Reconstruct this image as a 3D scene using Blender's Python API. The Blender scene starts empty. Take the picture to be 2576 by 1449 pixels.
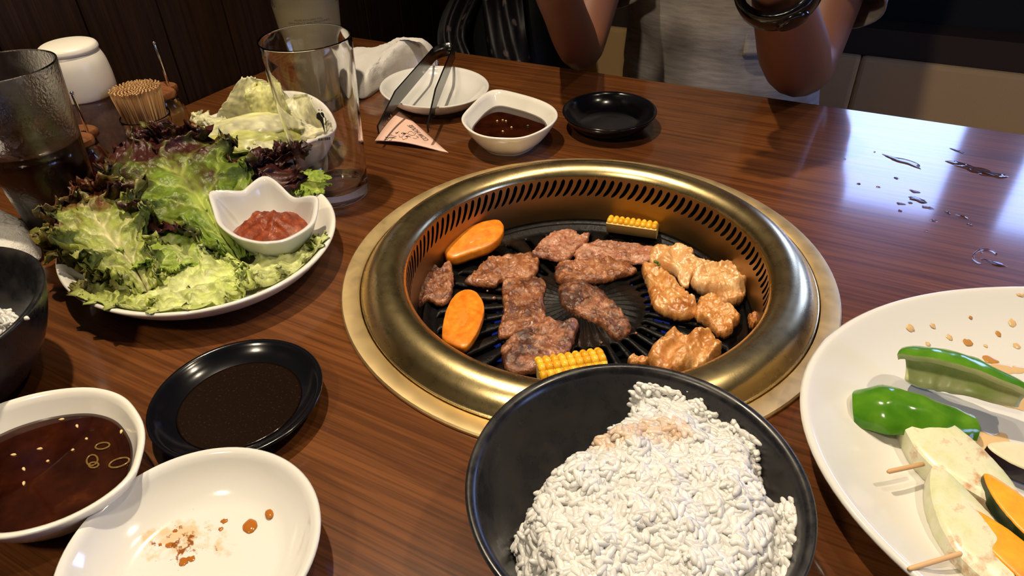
import bpy, bmesh, math, random
from mathutils import Vector, Matrix, noise
from math import sin, cos, pi, sqrt, radians, exp

# ------------------------------------------------------------------ camera, world, lights
W, H, F = 2576.0, 1449.0, 1723.6
PITCH, ROLL, YAW = radians(36.665), radians(-2.209), radians(29.355)
T = 0.72                                   # height of the table top
CAM = Vector((0.1658, -0.4104, T + 0.31))
_R = Matrix.Rotation(YAW, 3, 'Z')
_f = Vector((0, cos(PITCH), -sin(PITCH))); _r = Vector((1, 0, 0)); _u = Vector((0, sin(PITCH), cos(PITCH)))
_r2 = _r * cos(ROLL) + _u * sin(ROLL); _u2 = -_r * sin(ROLL) + _u * cos(ROLL)
CR, CU, CF = _R @ _r2, _R @ _u2, _R @ _f
scene = bpy.context.scene
COL = scene.collection
cam_d = bpy.data.cameras.new('camera'); cam = bpy.data.objects.new('camera', cam_d); COL.objects.link(cam)
cam_d.sensor_width = 36.0; cam_d.lens = F / W * 36.0; cam_d.clip_start = 0.01
M = Matrix((CR, CU, -CF)).transposed().to_4x4(); M.translation = CAM
cam.matrix_world = M
scene.camera = cam
scene.view_settings.view_transform = 'Standard'; scene.view_settings.look = 'None'
scene.view_settings.gamma = 1.0; scene.view_settings.use_curve_mapping = False
scene.view_settings.exposure = 0.0

SKY = 14.0                                   # daylight outside the windows
LAMP_MAIN, LAMP_SIDE, LAMP_PLATTER, LAMP_FILL = 58.0, 10.0, 25.0, 24.0
world = bpy.data.worlds.new('sky'); scene.world = world; world.use_nodes = True
bg = world.node_tree.nodes['Background']; bg.inputs[0].default_value = (0.33, 0.47, 1.0, 1); bg.inputs[1].default_value = SKY

random.seed(7)
RNG = random.Random(11)

def ray(px, py):
    d = CR * ((px - W / 2) / F) - CU * ((py - H / 2) / F) + CF
    return d.normalized()
def at(px, py, z=0.0):
    """point on the horizontal plane z above the table top under a photo pixel"""
    d = ray(px, py); t = (T + z - CAM.z) / d.z
    return CAM + d * t

# ------------------------------------------------------------------ object helpers
WL = {}                                     # world origin of each object
def _props(o, label, cat, group=None, kind=None):
    if label: o['label'] = label
    if cat: o['category'] = cat
    if group: o['group'] = group
    if kind: o['kind'] = kind
def thing(name, label, cat, loc, group=None, kind=None):
    o = bpy.data.objects.new(name, None); COL.objects.link(o); o.empty_display_size = 0.02
    o.location = loc; WL[o.name] = Vector(loc); _props(o, label, cat, group, kind)
    return o
class MB:
    def __init__(s): s.v = []; s.f = []; s.m = []; s.c = None
    def add(s, vs, fs, mi=0):
        k = len(s.v); s.v += [Vector(p) for p in vs]; s.f += [tuple(i + k for i in f) for f in fs]; s.m += [mi] * len(fs); return s
    def grid(s, rows, close=False, mi=0):
        n = len(rows[0]); vs = [p for r in rows for p in r]; fs = []
        for i in range(len(rows) - 1):
            for j in range(n if close else n - 1):
                a, b = i * n + j, i * n + (j + 1) % n
                fs.append((a, b, b + n, a + n))
        return s.add(vs, fs, mi)
    def cap(s, ring, flip=False, mi=0):
        c = sum((Vector(p) for p in ring), Vector()) / len(ring); n = len(ring)
        return s.add(list(ring) + [c], [((i + 1) % n, i, n) if flip else (i, (i + 1) % n, n) for i in range(n)], mi)
    def loft(s, rings, cap0=True, cap1=True, mi=0):
        s.grid(rings, True, mi)
        if cap0: s.cap(rings[0], True, mi)
        if cap1: s.cap(rings[-1], False, mi)
        return s
    def box(s, lo, hi, mi=0):
        x0, y0, z0 = lo; x1, y1, z1 = hi
        return s.add([(x0,y0,z0),(x1,y0,z0),(x1,y1,z0),(x0,y1,z0),(x0,y0,z1),(x1,y0,z1),(x1,y1,z1),(x0,y1,z1)],
                     [(3,2,1,0),(4,5,6,7),(0,1,5,4),(1,2,6,5),(2,3,7,6),(3,0,4,7)], mi)
    def tube(s, pts, r, n=8, mi=0):
        pts = [Vector(p) for p in pts]; rs = r if isinstance(r, (list, tuple)) else [r] * len(pts)
        rings = []; up = Vector((0.123, 0.31, 0.94))
        for i, p in enumerate(pts):
            t = (pts[min(i + 1, len(pts) - 1)] - pts[max(i - 1, 0)]).normalized()
            a = t.cross(up)
            if a.length < 1e-3: a = t.cross(Vector((1, 0, 0)))
            a.normalize(); b = t.cross(a)
            rings.append([p + (a * cos(2*pi*k/n) + b * sin(2*pi*k/n)) * rs[i] for k in range(n)])
        return s.loft(rings, True, True, mi)
def part(name, mb, mats, parent=None, loc=None, smooth=True, label=None, kind=None, col=None, fix=True):
    """link one mesh; mb holds world coordinates"""
    me = bpy.data.meshes.new(name)
    org = Vector(loc) if loc is not None else (WL[parent.name] if parent else Vector())
    me.from_pydata([tuple(p - org) for p in mb.v], [], mb.f)
    mats = mats if isinstance(mats, (list, tuple)) else [mats]
    for m in mats: me.materials.append(m)
    if len(mats) > 1: me.polygons.foreach_set('material_index', mb.m)
    if fix:
        bm = bmesh.new(); bm.from_mesh(me)
        if col is None: bmesh.ops.remove_doubles(bm, verts=bm.verts, dist=1e-6)
        bmesh.ops.recalc_face_normals(bm, faces=bm.faces); bm.to_mesh(me); bm.free()
    if smooth: me.polygons.foreach_set('use_smooth', [True] * len(me.polygons))
    if smooth == 'auto': me.set_sharp_from_angle(angle=radians(40))
    if col is not None:
        at_ = me.color_attributes.new('Col', 'FLOAT_COLOR', 'POINT')
        at_.data.foreach_set('color', [x for c in col for x in (*c, 1.0)])
    o = bpy.data.objects.new(name, me); COL.objects.link(o)
    if parent: o.parent = parent; o.location = org - WL[parent.name]
    else: o.location = org
    WL[o.name] = org
    if label: o['label'] = label
    if kind: o['kind'] = kind
    return o
def single(name, mb, mats, label, cat, loc, group=None, kind=None, **kw):
    o = part(name, mb, mats, None, loc, **kw); _props(o, label, cat, group, kind); return o
def struct(name, mb, mats, loc=(0,0,0), smooth=False, label=None):
    o = part(name, mb, mats, None, loc, smooth); o['kind'] = 'structure'
    if label: o['label'] = label
    return o
def mod(o, kind, **kw):
    m = o.modifiers.new(kind.lower(), kind)
    for k, v in kw.items(): setattr(m, k, v)
    return m

def lathe(prof, c, n=64):
    c = Vector(c); mb = MB(); rows = []
    for r, z in prof:
        rows.append([c + Vector((r * cos(2*pi*k/n), r * sin(2*pi*k/n), z)) for k in range(n)])
    mb.grid(rows, True)
    return mb
def catmull(pts, n, closed=False):
    out = []; L = len(pts); pts = [Vector(p) for p in pts]
    for i in range(L if closed else L - 1):
        g = (lambda k: pts[k % L]) if closed else (lambda k: pts[min(max(k, 0), L - 1)])
        p0, p1, p2, p3 = g(i - 1), g(i), g(i + 1), g(i + 2)
        for j in range(n):
            t = j / n
            out.append(0.5 * ((2*p1) + (p2 - p0)*t + (2*p0 - 5*p1 + 4*p2 - p3)*t*t + (3*p1 - p0 - 3*p2 + p3)*t**3))
    if not closed: out.append(pts[-1].copy())
    return out
def prof2(pts, n=5):
    return [(p.x, p.y) for p in catmull([Vector((a, b, 0)) for a, b in pts], n)]
def smooth(t): t = min(max(t, 0), 1); return t*t*(3 - 2*t)
def lerp(a, b, t): return a + (b - a) * t

# ------------------------------------------------------------------ materials
MATS = {}
def M_(name): return MATS[name]
def base_mat(name, color, rough=0.5, metal=0.0, spec=0.5, **kw):
    m = bpy.data.materials.new(name); m.use_nodes = True
    b = m.node_tree.nodes['Principled BSDF']
    b.inputs['Base Color'].default_value = (*color, 1); b.inputs['Roughness'].default_value = rough
    b.inputs['Metallic'].default_value = metal; b.inputs['Specular IOR Level'].default_value = spec
    for k, v in kw.items(): b.inputs[k.replace('_', ' ')].default_value = v
    MATS[name] = m
    return m
class NT:
    def __init__(s, m): s.t = m.node_tree; s.b = s.t.nodes.get('Principled BSDF'); s.out = s.t.nodes['Material Output']
    def n(s, typ, **kw):
        x = s.t.nodes.new(typ)
        for k, v in kw.items():
            if k.startswith('i_'): x.inputs[k[2:].replace('_', ' ')].default_value = v
            else: setattr(x, k, v)
        return x
    def l(s, a, b): s.t.links.new(a, b)
    def coord(s, scale=(1,1,1), rot=(0,0,0), src='Object'):
        tc = s.n('ShaderNodeTexCoord'); mp = s.n('ShaderNodeMapping'); mp.inputs['Scale'].default_value = scale; mp.inputs['Rotation'].default_value = rot
        s.l(tc.outputs[src], mp.inputs['Vector']); return mp.outputs['Vector']
    def noise(s, vec, scale, detail=4, rough=0.55, dist=0.0):
        x = s.n('ShaderNodeTexNoise'); x.inputs['Scale'].default_value = scale; x.inputs['Detail'].default_value = detail
        x.inputs['Roughness'].default_value = rough; x.inputs['Distortion'].default_value = dist; s.l(vec, x.inputs['Vector']); return x.outputs['Fac']
    def ramp(s, fac, stops):
        r = s.n('ShaderNodeValToRGB'); e = r.color_ramp.elements
        while len(e) > 1: e.remove(e[-1])
        for i, (p, c) in enumerate(stops):
            k = e[0] if i == 0 else e.new(p)
            k.position = p; k.color = (*c, 1) if len(c) == 3 else c
        s.l(fac, r.inputs['Fac']); return r.outputs['Color']
    def mix(s, fac, a, b, typ='MIX'):
        x = s.n('ShaderNodeMix', data_type='RGBA', blend_type=typ)
        if isinstance(fac, (int, float)): x.inputs[0].default_value = fac
        else: s.l(fac, x.inputs[0])
        for i, c in ((6, a), (7, b)):
            if isinstance(c, tuple): x.inputs[i].default_value = (*c, 1)
            else: s.l(c, x.inputs[i])
        return x.outputs[2]
    def math(s, op, a, b=0.0):
        x = s.n('ShaderNodeMath', operation=op)
        for i, c in ((0, a), (1, b)):
            if isinstance(c, (int, float)): x.inputs[i].default_value = c
            else: s.l(c, x.inputs[i])
        return x.outputs[0]
    def bump(s, h, strength=0.3, dist=0.001):
        x = s.n('ShaderNodeBump'); x.inputs['Strength'].default_value = strength; x.inputs['Distance'].default_value = dist
        s.l(h, x.inputs['Height']); s.l(x.outputs['Normal'], s.b.inputs['Normal']); return x
    def color(s, c): s.l(c, s.b.inputs['Base Color'])

def wood(name, dark, mid, light, rough, along='X', scale=1.0, coat=0.0, bump=0.15):
    m = base_mat(name, mid, rough, 0.0, 0.12); t = NT(m)
    def sc(a, b): return tuple(x * scale for x in {'X': (a, b, b), 'Y': (b, a, b), 'Z': (b, b, a)}[along])
    n1 = t.noise(t.coord(sc(2.2, 20)), 1.0, 6, 0.62, 2.2)
    n2 = t.noise(t.coord(sc(5, 190)), 1.0, 4, 0.6, 0.5)
    n3 = t.noise(t.coord(sc(14, 620)), 1.0, 2, 0.5)
    big = t.noise(t.coord((3, 3, 3)), 1.3, 2)
    c = t.ramp(n1, [(0.22, dark), (0.42, mid), (0.78, light)])
    c = t.mix(t.ramp(big, [(0.40, (0, 0, 0)), (0.7, (0.4, 0.4, 0.4))]), c, light)
    c = t.mix(t.ramp(n2, [(0.38, (0.55, 0.55, 0.55)), (0.56, (0, 0, 0))]), c, dark)
    c = t.mix(t.ramp(n3, [(0.36, (0.4, 0.4, 0.4)), (0.52, (0, 0, 0))]), c, dark)
    t.color(c)
    if bump: t.bump(n2, bump, 0.0003)
    if coat: t.b.inputs['Coat Weight'].default_value = coat; t.b.inputs['Coat Roughness'].default_value = 0.10
    return m
wood('table_wood', (0.036, 0.0100, 0.0028), (0.112, 0.036, 0.0095), (0.175, 0.062, 0.0165), 0.36, 'X', 1.0, 1.0, 0.05)
wood('wall_wood', (0.006, 0.0028, 0.0015), (0.020, 0.009, 0.0048), (0.034, 0.016, 0.008), 0.55, 'Z', 1.0)
wood('floor_wood', (0.02, 0.012, 0.008), (0.05, 0.03, 0.02), (0.08, 0.05, 0.03), 0.5, 'X', 0.7)
wood('lid_wood', (0.09, 0.03, 0.012), (0.19, 0.07, 0.028), (0.3, 0.13, 0.05), 0.4, 'X', 2.5)
wood('tray_wood', (0.16, 0.06, 0.02), (0.3, 0.13, 0.045), (0.42, 0.2, 0.08), 0.45, 'Y', 2.0)

def brass(name, col, rough, bump=0.12, ring=True):
    m = base_mat(name, col, rough, 1.0); t = NT(m)
    v = t.coord((1, 1, 1))
    sp = t.noise(v, 900, 2, 0.5); sm = t.noise(v, 9, 3, 0.5)
    t.color(t.mix(t.ramp(sm, [(0.35, (0, 0, 0)), (0.75, (0.3, 0.3, 0.3))]), col, tuple(c * 0.7 for c in col)))
    r = t.n('ShaderNodeMapRange'); r.inputs[3].default_value = rough * 0.8; r.inputs[4].default_value = rough * 1.35
    t.l(t.noise(v, 60, 5, 0.7), r.inputs[0]); t.l(r.outputs[0], t.b.inputs['Roughness'])
    t.bump(sp, bump, 0.0002)
    return m
brass('brass', (0.70, 0.55, 0.27), 0.26)
brass('brass_flange', (0.85, 0.64, 0.33), 0.42)
brass('brass_wall', (0.34, 0.215, 0.085), 0.38)
base_mat('iron_dark', (0.004, 0.004, 0.004), 0.7)
m = base_mat('grate_iron', (0.018, 0.016, 0.015), 0.36, 0.0, 0.16); t = NT(m)
nz = t.noise(t.coord(), 130, 5, 0.65); big = t.noise(t.coord(), 26, 3)
t.color(t.mix(t.ramp(big, [(0.5, (0, 0, 0)), (0.72, (0.7, 0.7, 0.7))]), (0.0035, 0.0032, 0.0034), (0.022, 0.011, 0.006)))
t.bump(nz, 0.7, 0.0012)
m = base_mat('flame', (0, 0, 0)); NT(m).b.inputs['Emission Color'].default_value = (0.05, 0.12, 1, 1); NT(m).b.inputs['Emission Strength'].default_value = 0.12

def ceramic(name, col, rough=0.12):
    m = base_mat(name, col, rough, 0.0, 0.5); m.node_tree.nodes['Principled BSDF'].inputs['Coat Weight'].default_value = 0.4
    m.node_tree.nodes['Principled BSDF'].inputs['Coat Roughness'].default_value = 0.06
    return m
ceramic('white_ceramic', (0.68, 0.67, 0.645))
ceramic('warm_ceramic', (0.78, 0.75, 0.68))
def stained(name, base, col, dark, centre, rad, thr, sc):
    m = ceramic(name, base); t = NT(m)
    tc = t.n('ShaderNodeTexCoord'); mp = t.n('ShaderNodeMapping'); t.l(tc.outputs['Object'], mp.inputs['Vector'])
    mp.inputs['Location'].default_value = tuple(-c for c in centre)
    mp.inputs['Scale'].default_value = (1, 1, 0)
    ln = t.n('ShaderNodeVectorMath', operation='LENGTH'); t.l(mp.outputs['Vector'], ln.inputs[0])
    mr = t.n('ShaderNodeMapRange'); mr.inputs[1].default_value = 0; mr.inputs[2].default_value = rad; mr.inputs[3].default_value = 0.17; mr.inputs[4].default_value = -0.3
    t.l(ln.outputs['Value'], mr.inputs[0])
    n1 = t.math('ADD', t.noise(tc.outputs['Object'], sc, 5, 0.62), mr.outputs[0])
    n2 = t.math('ADD', t.noise(tc.outputs['Object'], sc * 2.3, 5, 0.7), mr.outputs[0])
    c = t.mix(t.ramp(n1, [(thr, (0, 0, 0)), (thr + 0.12, (0.75, 0.75, 0.75))]), base, col)
    c = t.mix(t.ramp(n2, [(thr + 0.1, (0, 0, 0)), (thr + 0.17, (1, 1, 1))]), c, dark)
    t.color(c); return m
base_mat('black_glaze', (0.004, 0.004, 0.006), 0.16, 0.0, 0.45)
m = base_mat('black_bowl', (0.012, 0.011, 0.012), 0.30); t = NT(m)
nz = t.noise(t.coord(), 60, 5, 0.65)
t.color(t.mix(t.ramp(nz, [(0.45, (0, 0, 0)), (0.75, (0.8, 0.8, 0.8))]), (0.009, 0.009, 0.011), (0.03, 0.025, 0.022)))
t.l(t.ramp(nz, [(0.35, (0.2, 0.2, 0.2)), (0.65, (0.42, 0.42, 0.42))]), t.b.inputs['Roughness'])
base_mat('glass', (1, 1, 1), 0.0, 0.0, 0.5, Transmission_Weight=1.0, IOR=1.47)
m = base_mat('glass_wet', (0.92, 0.93, 0.93), 0.06, 0.0, 0.5, Transmission_Weight=1.0, IOR=1.47); t = NT(m)
nz = t.noise(t.coord(), 420, 3, 0.5); t.bump(nz, 0.5, 0.0008)
t.l(t.ramp(t.noise(t.coord((1, 1, 0.6)), 26, 3), [(0.42, (0.02, 0.02, 0.02)), (0.62, (0.34, 0.34, 0.34))]), t.b.inputs['Roughness'])
m = base_mat('glass_frost', (0.93, 0.92, 0.88), 0.22, 0.0, 0.5, Transmission_Weight=1.0, IOR=1.4); t = NT(m)
t.bump(t.noise(t.coord(), 520, 2, 0.5), 0.35, 0.0006)
base_mat('cola', (0.022, 0.007, 0.003), 0.05, 0.0, 0.5)
base_mat('lemonade', (0.46, 0.41, 0.27), 0.35, Subsurface_Weight=0.6, Subsurface_Radius=(0.02, 0.018, 0.012))
base_mat('ice', (0.95, 0.9, 0.85), 0.05, Transmission_Weight=1.0, IOR=1.31)
base_mat('straw', (0.8, 0.8, 0.82), 0.35)
base_mat('black_print', (0.004, 0.004, 0.004), 0.5)
base_mat('grey_print', (0.05, 0.045, 0.04), 0.6)
m = base_mat('dark_sauce', (0.035, 0.008, 0.003), 0.04); t = NT(m)
nz = t.noise(t.coord(), 45, 4, 0.6); t.color(t.ramp(nz, [(0.3, (0.008, 0.0017, 0.001)), (0.6, (0.030, 0.006, 0.002)), (0.8, (0.07, 0.017, 0.005))]))
m = base_mat('soy_film', (0.010, 0.006, 0.004), 0.10); t = NT(m)
nz = t.noise(t.coord(), 700, 3, 0.6); t.color(t.ramp(nz, [(0.6, (0.010, 0.005, 0.003)), (0.78, (0.05, 0.03, 0.015))])); t.bump(nz, 0.15, 0.0003)
base_mat('drip', (0.36, 0.12, 0.018), 0.08)
base_mat('drip_pale', (0.62, 0.42, 0.21), 0.15)
base_mat('drip_mid', (0.46, 0.22, 0.06), 0.10)
m = base_mat('red_paste', (0.33, 0.055, 0.018), 0.12); t = NT(m)
nz = t.noise(t.coord(), 170, 5, 0.65); t.color(t.ramp(nz, [(0.3, (0.10, 0.014, 0.004)), (0.55, (0.25, 0.045, 0.012)), (0.75, (0.42, 0.11, 0.035))])); t.bump(nz, 0.8, 0.002)

def cooked(name, lo, mid, hi, char, sc, cthr, rough=0.2, bump=1.0, speck=0.55, coat=1.0):
    m = base_mat(name, mid, rough); t = NT(m)
    oi = t.n('ShaderNodeObjectInfo'); tc = t.n('ShaderNodeTexCoord')
    ad = t.n('ShaderNodeVectorMath', operation='ADD'); cx = t.n('ShaderNodeCombineXYZ')
    for k in range(3): t.l(t.math('MULTIPLY', oi.outputs['Random'], 3.7 + k), cx.inputs[k])
    t.l(tc.outputs['Object'], ad.inputs[0]); t.l(cx.outputs[0], ad.inputs[1]); v = ad.outputs[0]
    n1 = t.noise(v, sc, 6, 0.68, 0.8); n2 = t.noise(v, sc * 0.34, 6, 0.74, 0.5); n3 = t.noise(v, sc * 4.5, 4, 0.65)
    c = t.ramp(n1, [(0.32, lo), (0.5, mid), (0.66, hi)])
    c = t.mix(t.ramp(n2, [(cthr - .04, (0, 0, 0)), (cthr + 0.11, (0.9, 0.9, 0.9))]), c, char)
    c = t.mix(t.ramp(n3, [(0.54, (0, 0, 0)), (0.70, (speck,) * 3)]), c, tuple(x * 0.5 for x in char))
    t.color(c)
    hsum = t.math('ADD', n1, t.math('MULTIPLY', n3, speck)); t.bump(hsum, bump * .8, 0.003)
    cb_ = t.n('ShaderNodeBump'); cb_.inputs['Strength'].default_value = 0.6; cb_.inputs['Distance'].default_value = 0.002; t.l(n1, cb_.inputs['Height']); t.l(cb_.outputs['Normal'], t.b.inputs['Coat Normal'])
    t.l(t.ramp(n2, [(0.40, (rough * 1.9,) * 3), (0.60, (rough * 0.8,) * 3)]), t.b.inputs['Roughness'])
    t.b.inputs['Coat Weight'].default_value = coat; t.b.inputs['Coat Roughness'].default_value = 0.24
    return m
cooked('beef', (0.25, 0.068, 0.017), (0.40, 0.135, 0.040), (0.58, 0.28, 0.13), (0.085, 0.0165, 0.0035), 95, 0.48)
cooked('beef_dark', (0.20, 0.052, 0.014), (0.39, 0.135, 0.046), (0.62, 0.33, 0.20), (0.042, 0.008, 0.0028), 110, 0.46)
cooked('beef_pink', (0.32, 0.090, 0.042), (0.50, 0.20, 0.105), (0.66, 0.37, 0.25), (0.10, 0.020, 0.006), 95, 0.51)
cooked('chicken', (0.44, 0.15, 0.028), (0.62, 0.28, 0.08), (0.76, 0.45, 0.19), (0.30, 0.080, 0.012), 60, 0.55, 0.22, 0.55, 0.3)
cooked('chicken_pale', (0.56, 0.24, 0.07), (0.70, 0.38, 0.15), (0.80, 0.55, 0.30), (0.46, 0.16, 0.035), 50, 0.56, 0.16, 0.40, 0.12)

m = base_mat('carrot', (0.75, 0.22, 0.012), 0.32); t = NT(m)
nz = t.noise(t.coord((1, 1, 1)), 160, 4, 0.6); t.color(t.ramp(nz, [(0.3, (0.62, 0.15, 0.006)), (0.6, (0.80, 0.27, 0.02)), (0.8, (0.85, 0.36, 0.05))])); t.bump(nz, 0.2, 0.0005)
t.b.inputs['Subsurface Weight'].default_value = 0.15; t.b.inputs['Subsurface Radius'].default_value = (0.004, 0.002, 0.001)
m = base_mat('carrot_core', (0.68, 0.23, 0.025), 0.35)
m = base_mat('corn_kernel', (0.80, 0.45, 0.02), 0.25); t = NT(m)
oi = t.n('ShaderNodeObjectInfo'); t.color(t.ramp(oi.outputs['Random'], [(0, (0.72, 0.33, 0.01)), (1, (0.86, 0.53, 0.04))]))
base_mat('corn_cob', (0.72, 0.52, 0.2), 0.5)
m = base_mat('pepper_skin', (0.035, 0.13, 0.008), 0.14); t = NT(m)
t.color(t.ramp(t.noise(t.coord(), 60, 3), [(0.3, (0.035, 0.15, 0.006)), (0.7, (0.11, 0.27, 0.018))]))
m = base_mat('pepper_flesh', (0.30, 0.42, 0.10), 0.35); t = NT(m)
t.color(t.ramp(t.noise(t.coord(), 70, 4), [(0.3, (0.42, 0.55, 0.16)), (0.65, (0.72, 0.74, 0.42))]))
m = base_mat('onion', (0.72, 0.70, 0.52), 0.3); t = NT(m)
n1 = t.noise(t.coord((1, 1, 1), (0, 0, 0.6)), 55, 5, 0.68); n2 = t.noise(t.coord((1, 1, 1)), 90, 4, 0.7)
c = t.ramp(n1, [(0.3, (0.56, 0.60, 0.32)), (0.55, (0.74, 0.72, 0.56))])
t.color(t.mix(t.ramp(n1, [(0.52, (0, 0, 0)), (0.64, (0.8, 0.8, 0.8))]), c, (0.46, 0.20, 0.05)))
t.b.inputs['Subsurface Weight'].default_value = 0.3; t.b.inputs['Subsurface Radius'].default_value = (0.008, 0.008, 0.004)
m = base_mat('pumpkin', (0.80, 0.33, 0.02), 0.35); t = NT(m)
n1 = t.noise(t.coord(), 90, 4, 0.65); t.color(t.ramp(n1, [(0.3, (0.82, 0.40, 0.02)), (0.6, (0.80, 0.30, 0.015)), (0.78, (0.36, 0.10, 0.01))]))
m = base_mat('pumpkin_skin', (0.02, 0.04, 0.012), 0.3); t = NT(m)
t.color(t.ramp(t.noise(t.coord(), 120, 3), [(0.4, (0.012, 0.03, 0.01)), (0.75, (0.06, 0.09, 0.03))]))
m = base_mat('eggplant', (0.62, 0.55, 0.38), 0.4); t = NT(m)
n1 = t.noise(t.coord(), 80, 4, 0.65); t.color(t.ramp(n1, [(0.3, (0.70, 0.65, 0.48)), (0.6, (0.66, 0.58, 0.40)), (0.72, (0.25, 0.12, 0.05))]))
base_mat('eggplant_skin', (0.02, 0.008, 0.014), 0.2)
m = base_mat('toothpick', (0.62, 0.36, 0.15), 0.6); t = NT(m)
oi = t.n('ShaderNodeObjectInfo'); t.color(t.ramp(oi.outputs['Random'], [(0, (0.48, 0.25, 0.10)), (1, (0.74, 0.47, 0.22))]))
m = base_mat('rice', (0.80, 0.78, 0.73), 0.24, Subsurface_Weight=0.55, Subsurface_Radius=(0.004, 0.0038, 0.003)); t = NT(m)
at_ = t.n('ShaderNodeAttribute', attribute_name='Col'); t.color(at_.outputs['Color'])
base_mat('sesame', (0.72, 0.5, 0.22), 0.4)
base_mat('scallion', (0.16, 0.09, 0.02), 0.2)
base_mat('herb', (0.06, 0.14, 0.02), 0.4)

def leafy(name, rough=0.3, trans=0.28, bumpsc=230, bstr=0.8):
    m = base_mat(name, (0.3, 0.4, 0.1), rough); t = NT(m)
    a = t.n('ShaderNodeAttribute', attribute_name='Col')
    nz = t.noise(t.coord(), bumpsc, 4, 0.6)
    c = t.mix(t.ramp(nz, [(0.3, (0.35, 0.35, 0.35)), (0.6, (0, 0, 0))]), a.outputs['Color'], (0.02, 0.02, 0.005), 'MIX')
    c = t.mix(0.25, a.outputs['Color'], c)
    t.color(c); t.bump(nz, bstr, 0.0015)
    tr = t.n('ShaderNodeBsdfTranslucent'); t.l(c, tr.inputs['Color'])
    mx = t.n('ShaderNodeMixShader'); mx.inputs[0].default_value = trans
    t.l(t.b.outputs[0], mx.inputs[1]); t.l(tr.outputs[0], mx.inputs[2]); t.l(mx.outputs[0], t.out.inputs['Surface'])
    return m
leafy('lettuce', 0.34); leafy('cabbage', 0.33, 0.45, 40, 0.15)

m = base_mat('towel', (0.82, 0.79, 0.75), 0.95, 0.0, 0.1); t = NT(m)
t.bump(t.noise(t.coord(), 900, 3, 0.7), 0.8, 0.002)
m = base_mat('napkin', (0.80, 0.52, 0.42), 0.8)
base_mat('steel', (0.15, 0.15, 0.155), 0.25, 1.0)
base_mat('chrome', (0.75, 0.74, 0.72), 0.12, 1.0)
base_mat('white_plastic', (0.78, 0.73, 0.63), 0.28)
m = base_mat('clear_plastic', (0.75, 0.55, 0.5), 0.15, Transmission_Weight=0.85, IOR=1.3)
m = base_mat('pepper_mix', (0.06, 0.02, 0.02), 0.8); t = NT(m)
t.color(t.ramp(t.noise(t.coord(), 200, 4, 0.7), [(0.4, (0.04, 0.015, 0.015)), (0.58, (0.28, 0.14, 0.12)), (0.72, (0.5, 0.3, 0.24))]))
base_mat('amber_paste', (0.42, 0.22, 0.06), 0.3)
base_mat('chili_oil', (0.12, 0.008, 0.006), 0.1)
m = base_mat('skin', (0.22, 0.085, 0.045), 0.5, Subsurface_Weight=0.1, Subsurface_Radius=(0.01, 0.004, 0.002))
m = base_mat('shirt_grey', (0.20, 0.19, 0.19), 0.9); t = NT(m)
nz = t.noise(t.coord((30, 30, 240)), 1.0, 3); t.color(t.ramp(nz, [(0.3, (0.33, 0.29, 0.275)), (0.7, (0.50, 0.45, 0.42))]))
t.bump(t.noise(t.coord(), 700, 2), 0.3, 0.001)
base_mat('trousers', (0.012, 0.012, 0.016), 0.85)
base_mat('hair', (0.008, 0.006, 0.005), 0.5)
base_mat('eye_white', (0.7, 0.7, 0.68), 0.2); base_mat('iris', (0.02, 0.01, 0.006), 0.2); base_mat('lips', (0.3, 0.09, 0.07), 0.4)
base_mat('black_rubber', (0.005, 0.005, 0.007), 0.16)
base_mat('bag_black', (0.004, 0.004, 0.006), 0.6, 0.0, 0.2)
m = base_mat('floral', (0.02, 0.015, 0.02), 0.5); t = NT(m)
vz = t.n('ShaderNodeTexVoronoi'); vz.inputs['Scale'].default_value = 38; t.l(t.coord(), vz.inputs['Vector'])
t.color(t.mix(t.ramp(t.math('ADD', vz.outputs['Distance'], t.math('MULTIPLY', t.noise(t.coord(), 90, 4), 0.5)), [(0.40, (1, 1, 1)), (0.52, (0, 0, 0))]), (0.006, 0.005, 0.008), (0.15, 0.10, 0.10)))
m = base_mat('bench_beige', (0.78, 0.52, 0.25), 0.8); t = NT(m)
t.bump(t.noise(t.coord(), 420, 3), 0.3, 0.001)
base_mat('bench_brown', (0.045, 0.028, 0.02), 0.6)
base_mat('wall_black', (0.004, 0.004, 0.005), 0.7)
base_mat('plaster', (0.14, 0.11, 0.085), 0.9)
base_mat('dark_paint', (0.03, 0.025, 0.02), 0.7)
m = base_mat('pane', (1, 1, 1)); t = NT(m)
tp = t.n('ShaderNodeBsdfTransparent'); gl = t.n('ShaderNodeBsdfGlossy'); gl.inputs['Roughness'].default_value = 0.02
mx = t.n('ShaderNodeMixShader'); mx.inputs[0].default_value = 0.06
t.l(tp.outputs[0], mx.inputs[1]); t.l(gl.outputs[0], mx.inputs[2]); t.l(mx.outputs[0], t.out.inputs['Surface'])
base_mat('water', (1, 1, 1), 0.02, Transmission_Weight=1.0, IOR=1.33)
m = base_mat('bulb', (1, 0.8, 0.5)); NT(m).b.inputs['Emission Color'].default_value = (1, 0.74, 0.42, 1); NT(m).b.inputs['Emission Strength'].default_value = 30

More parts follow.
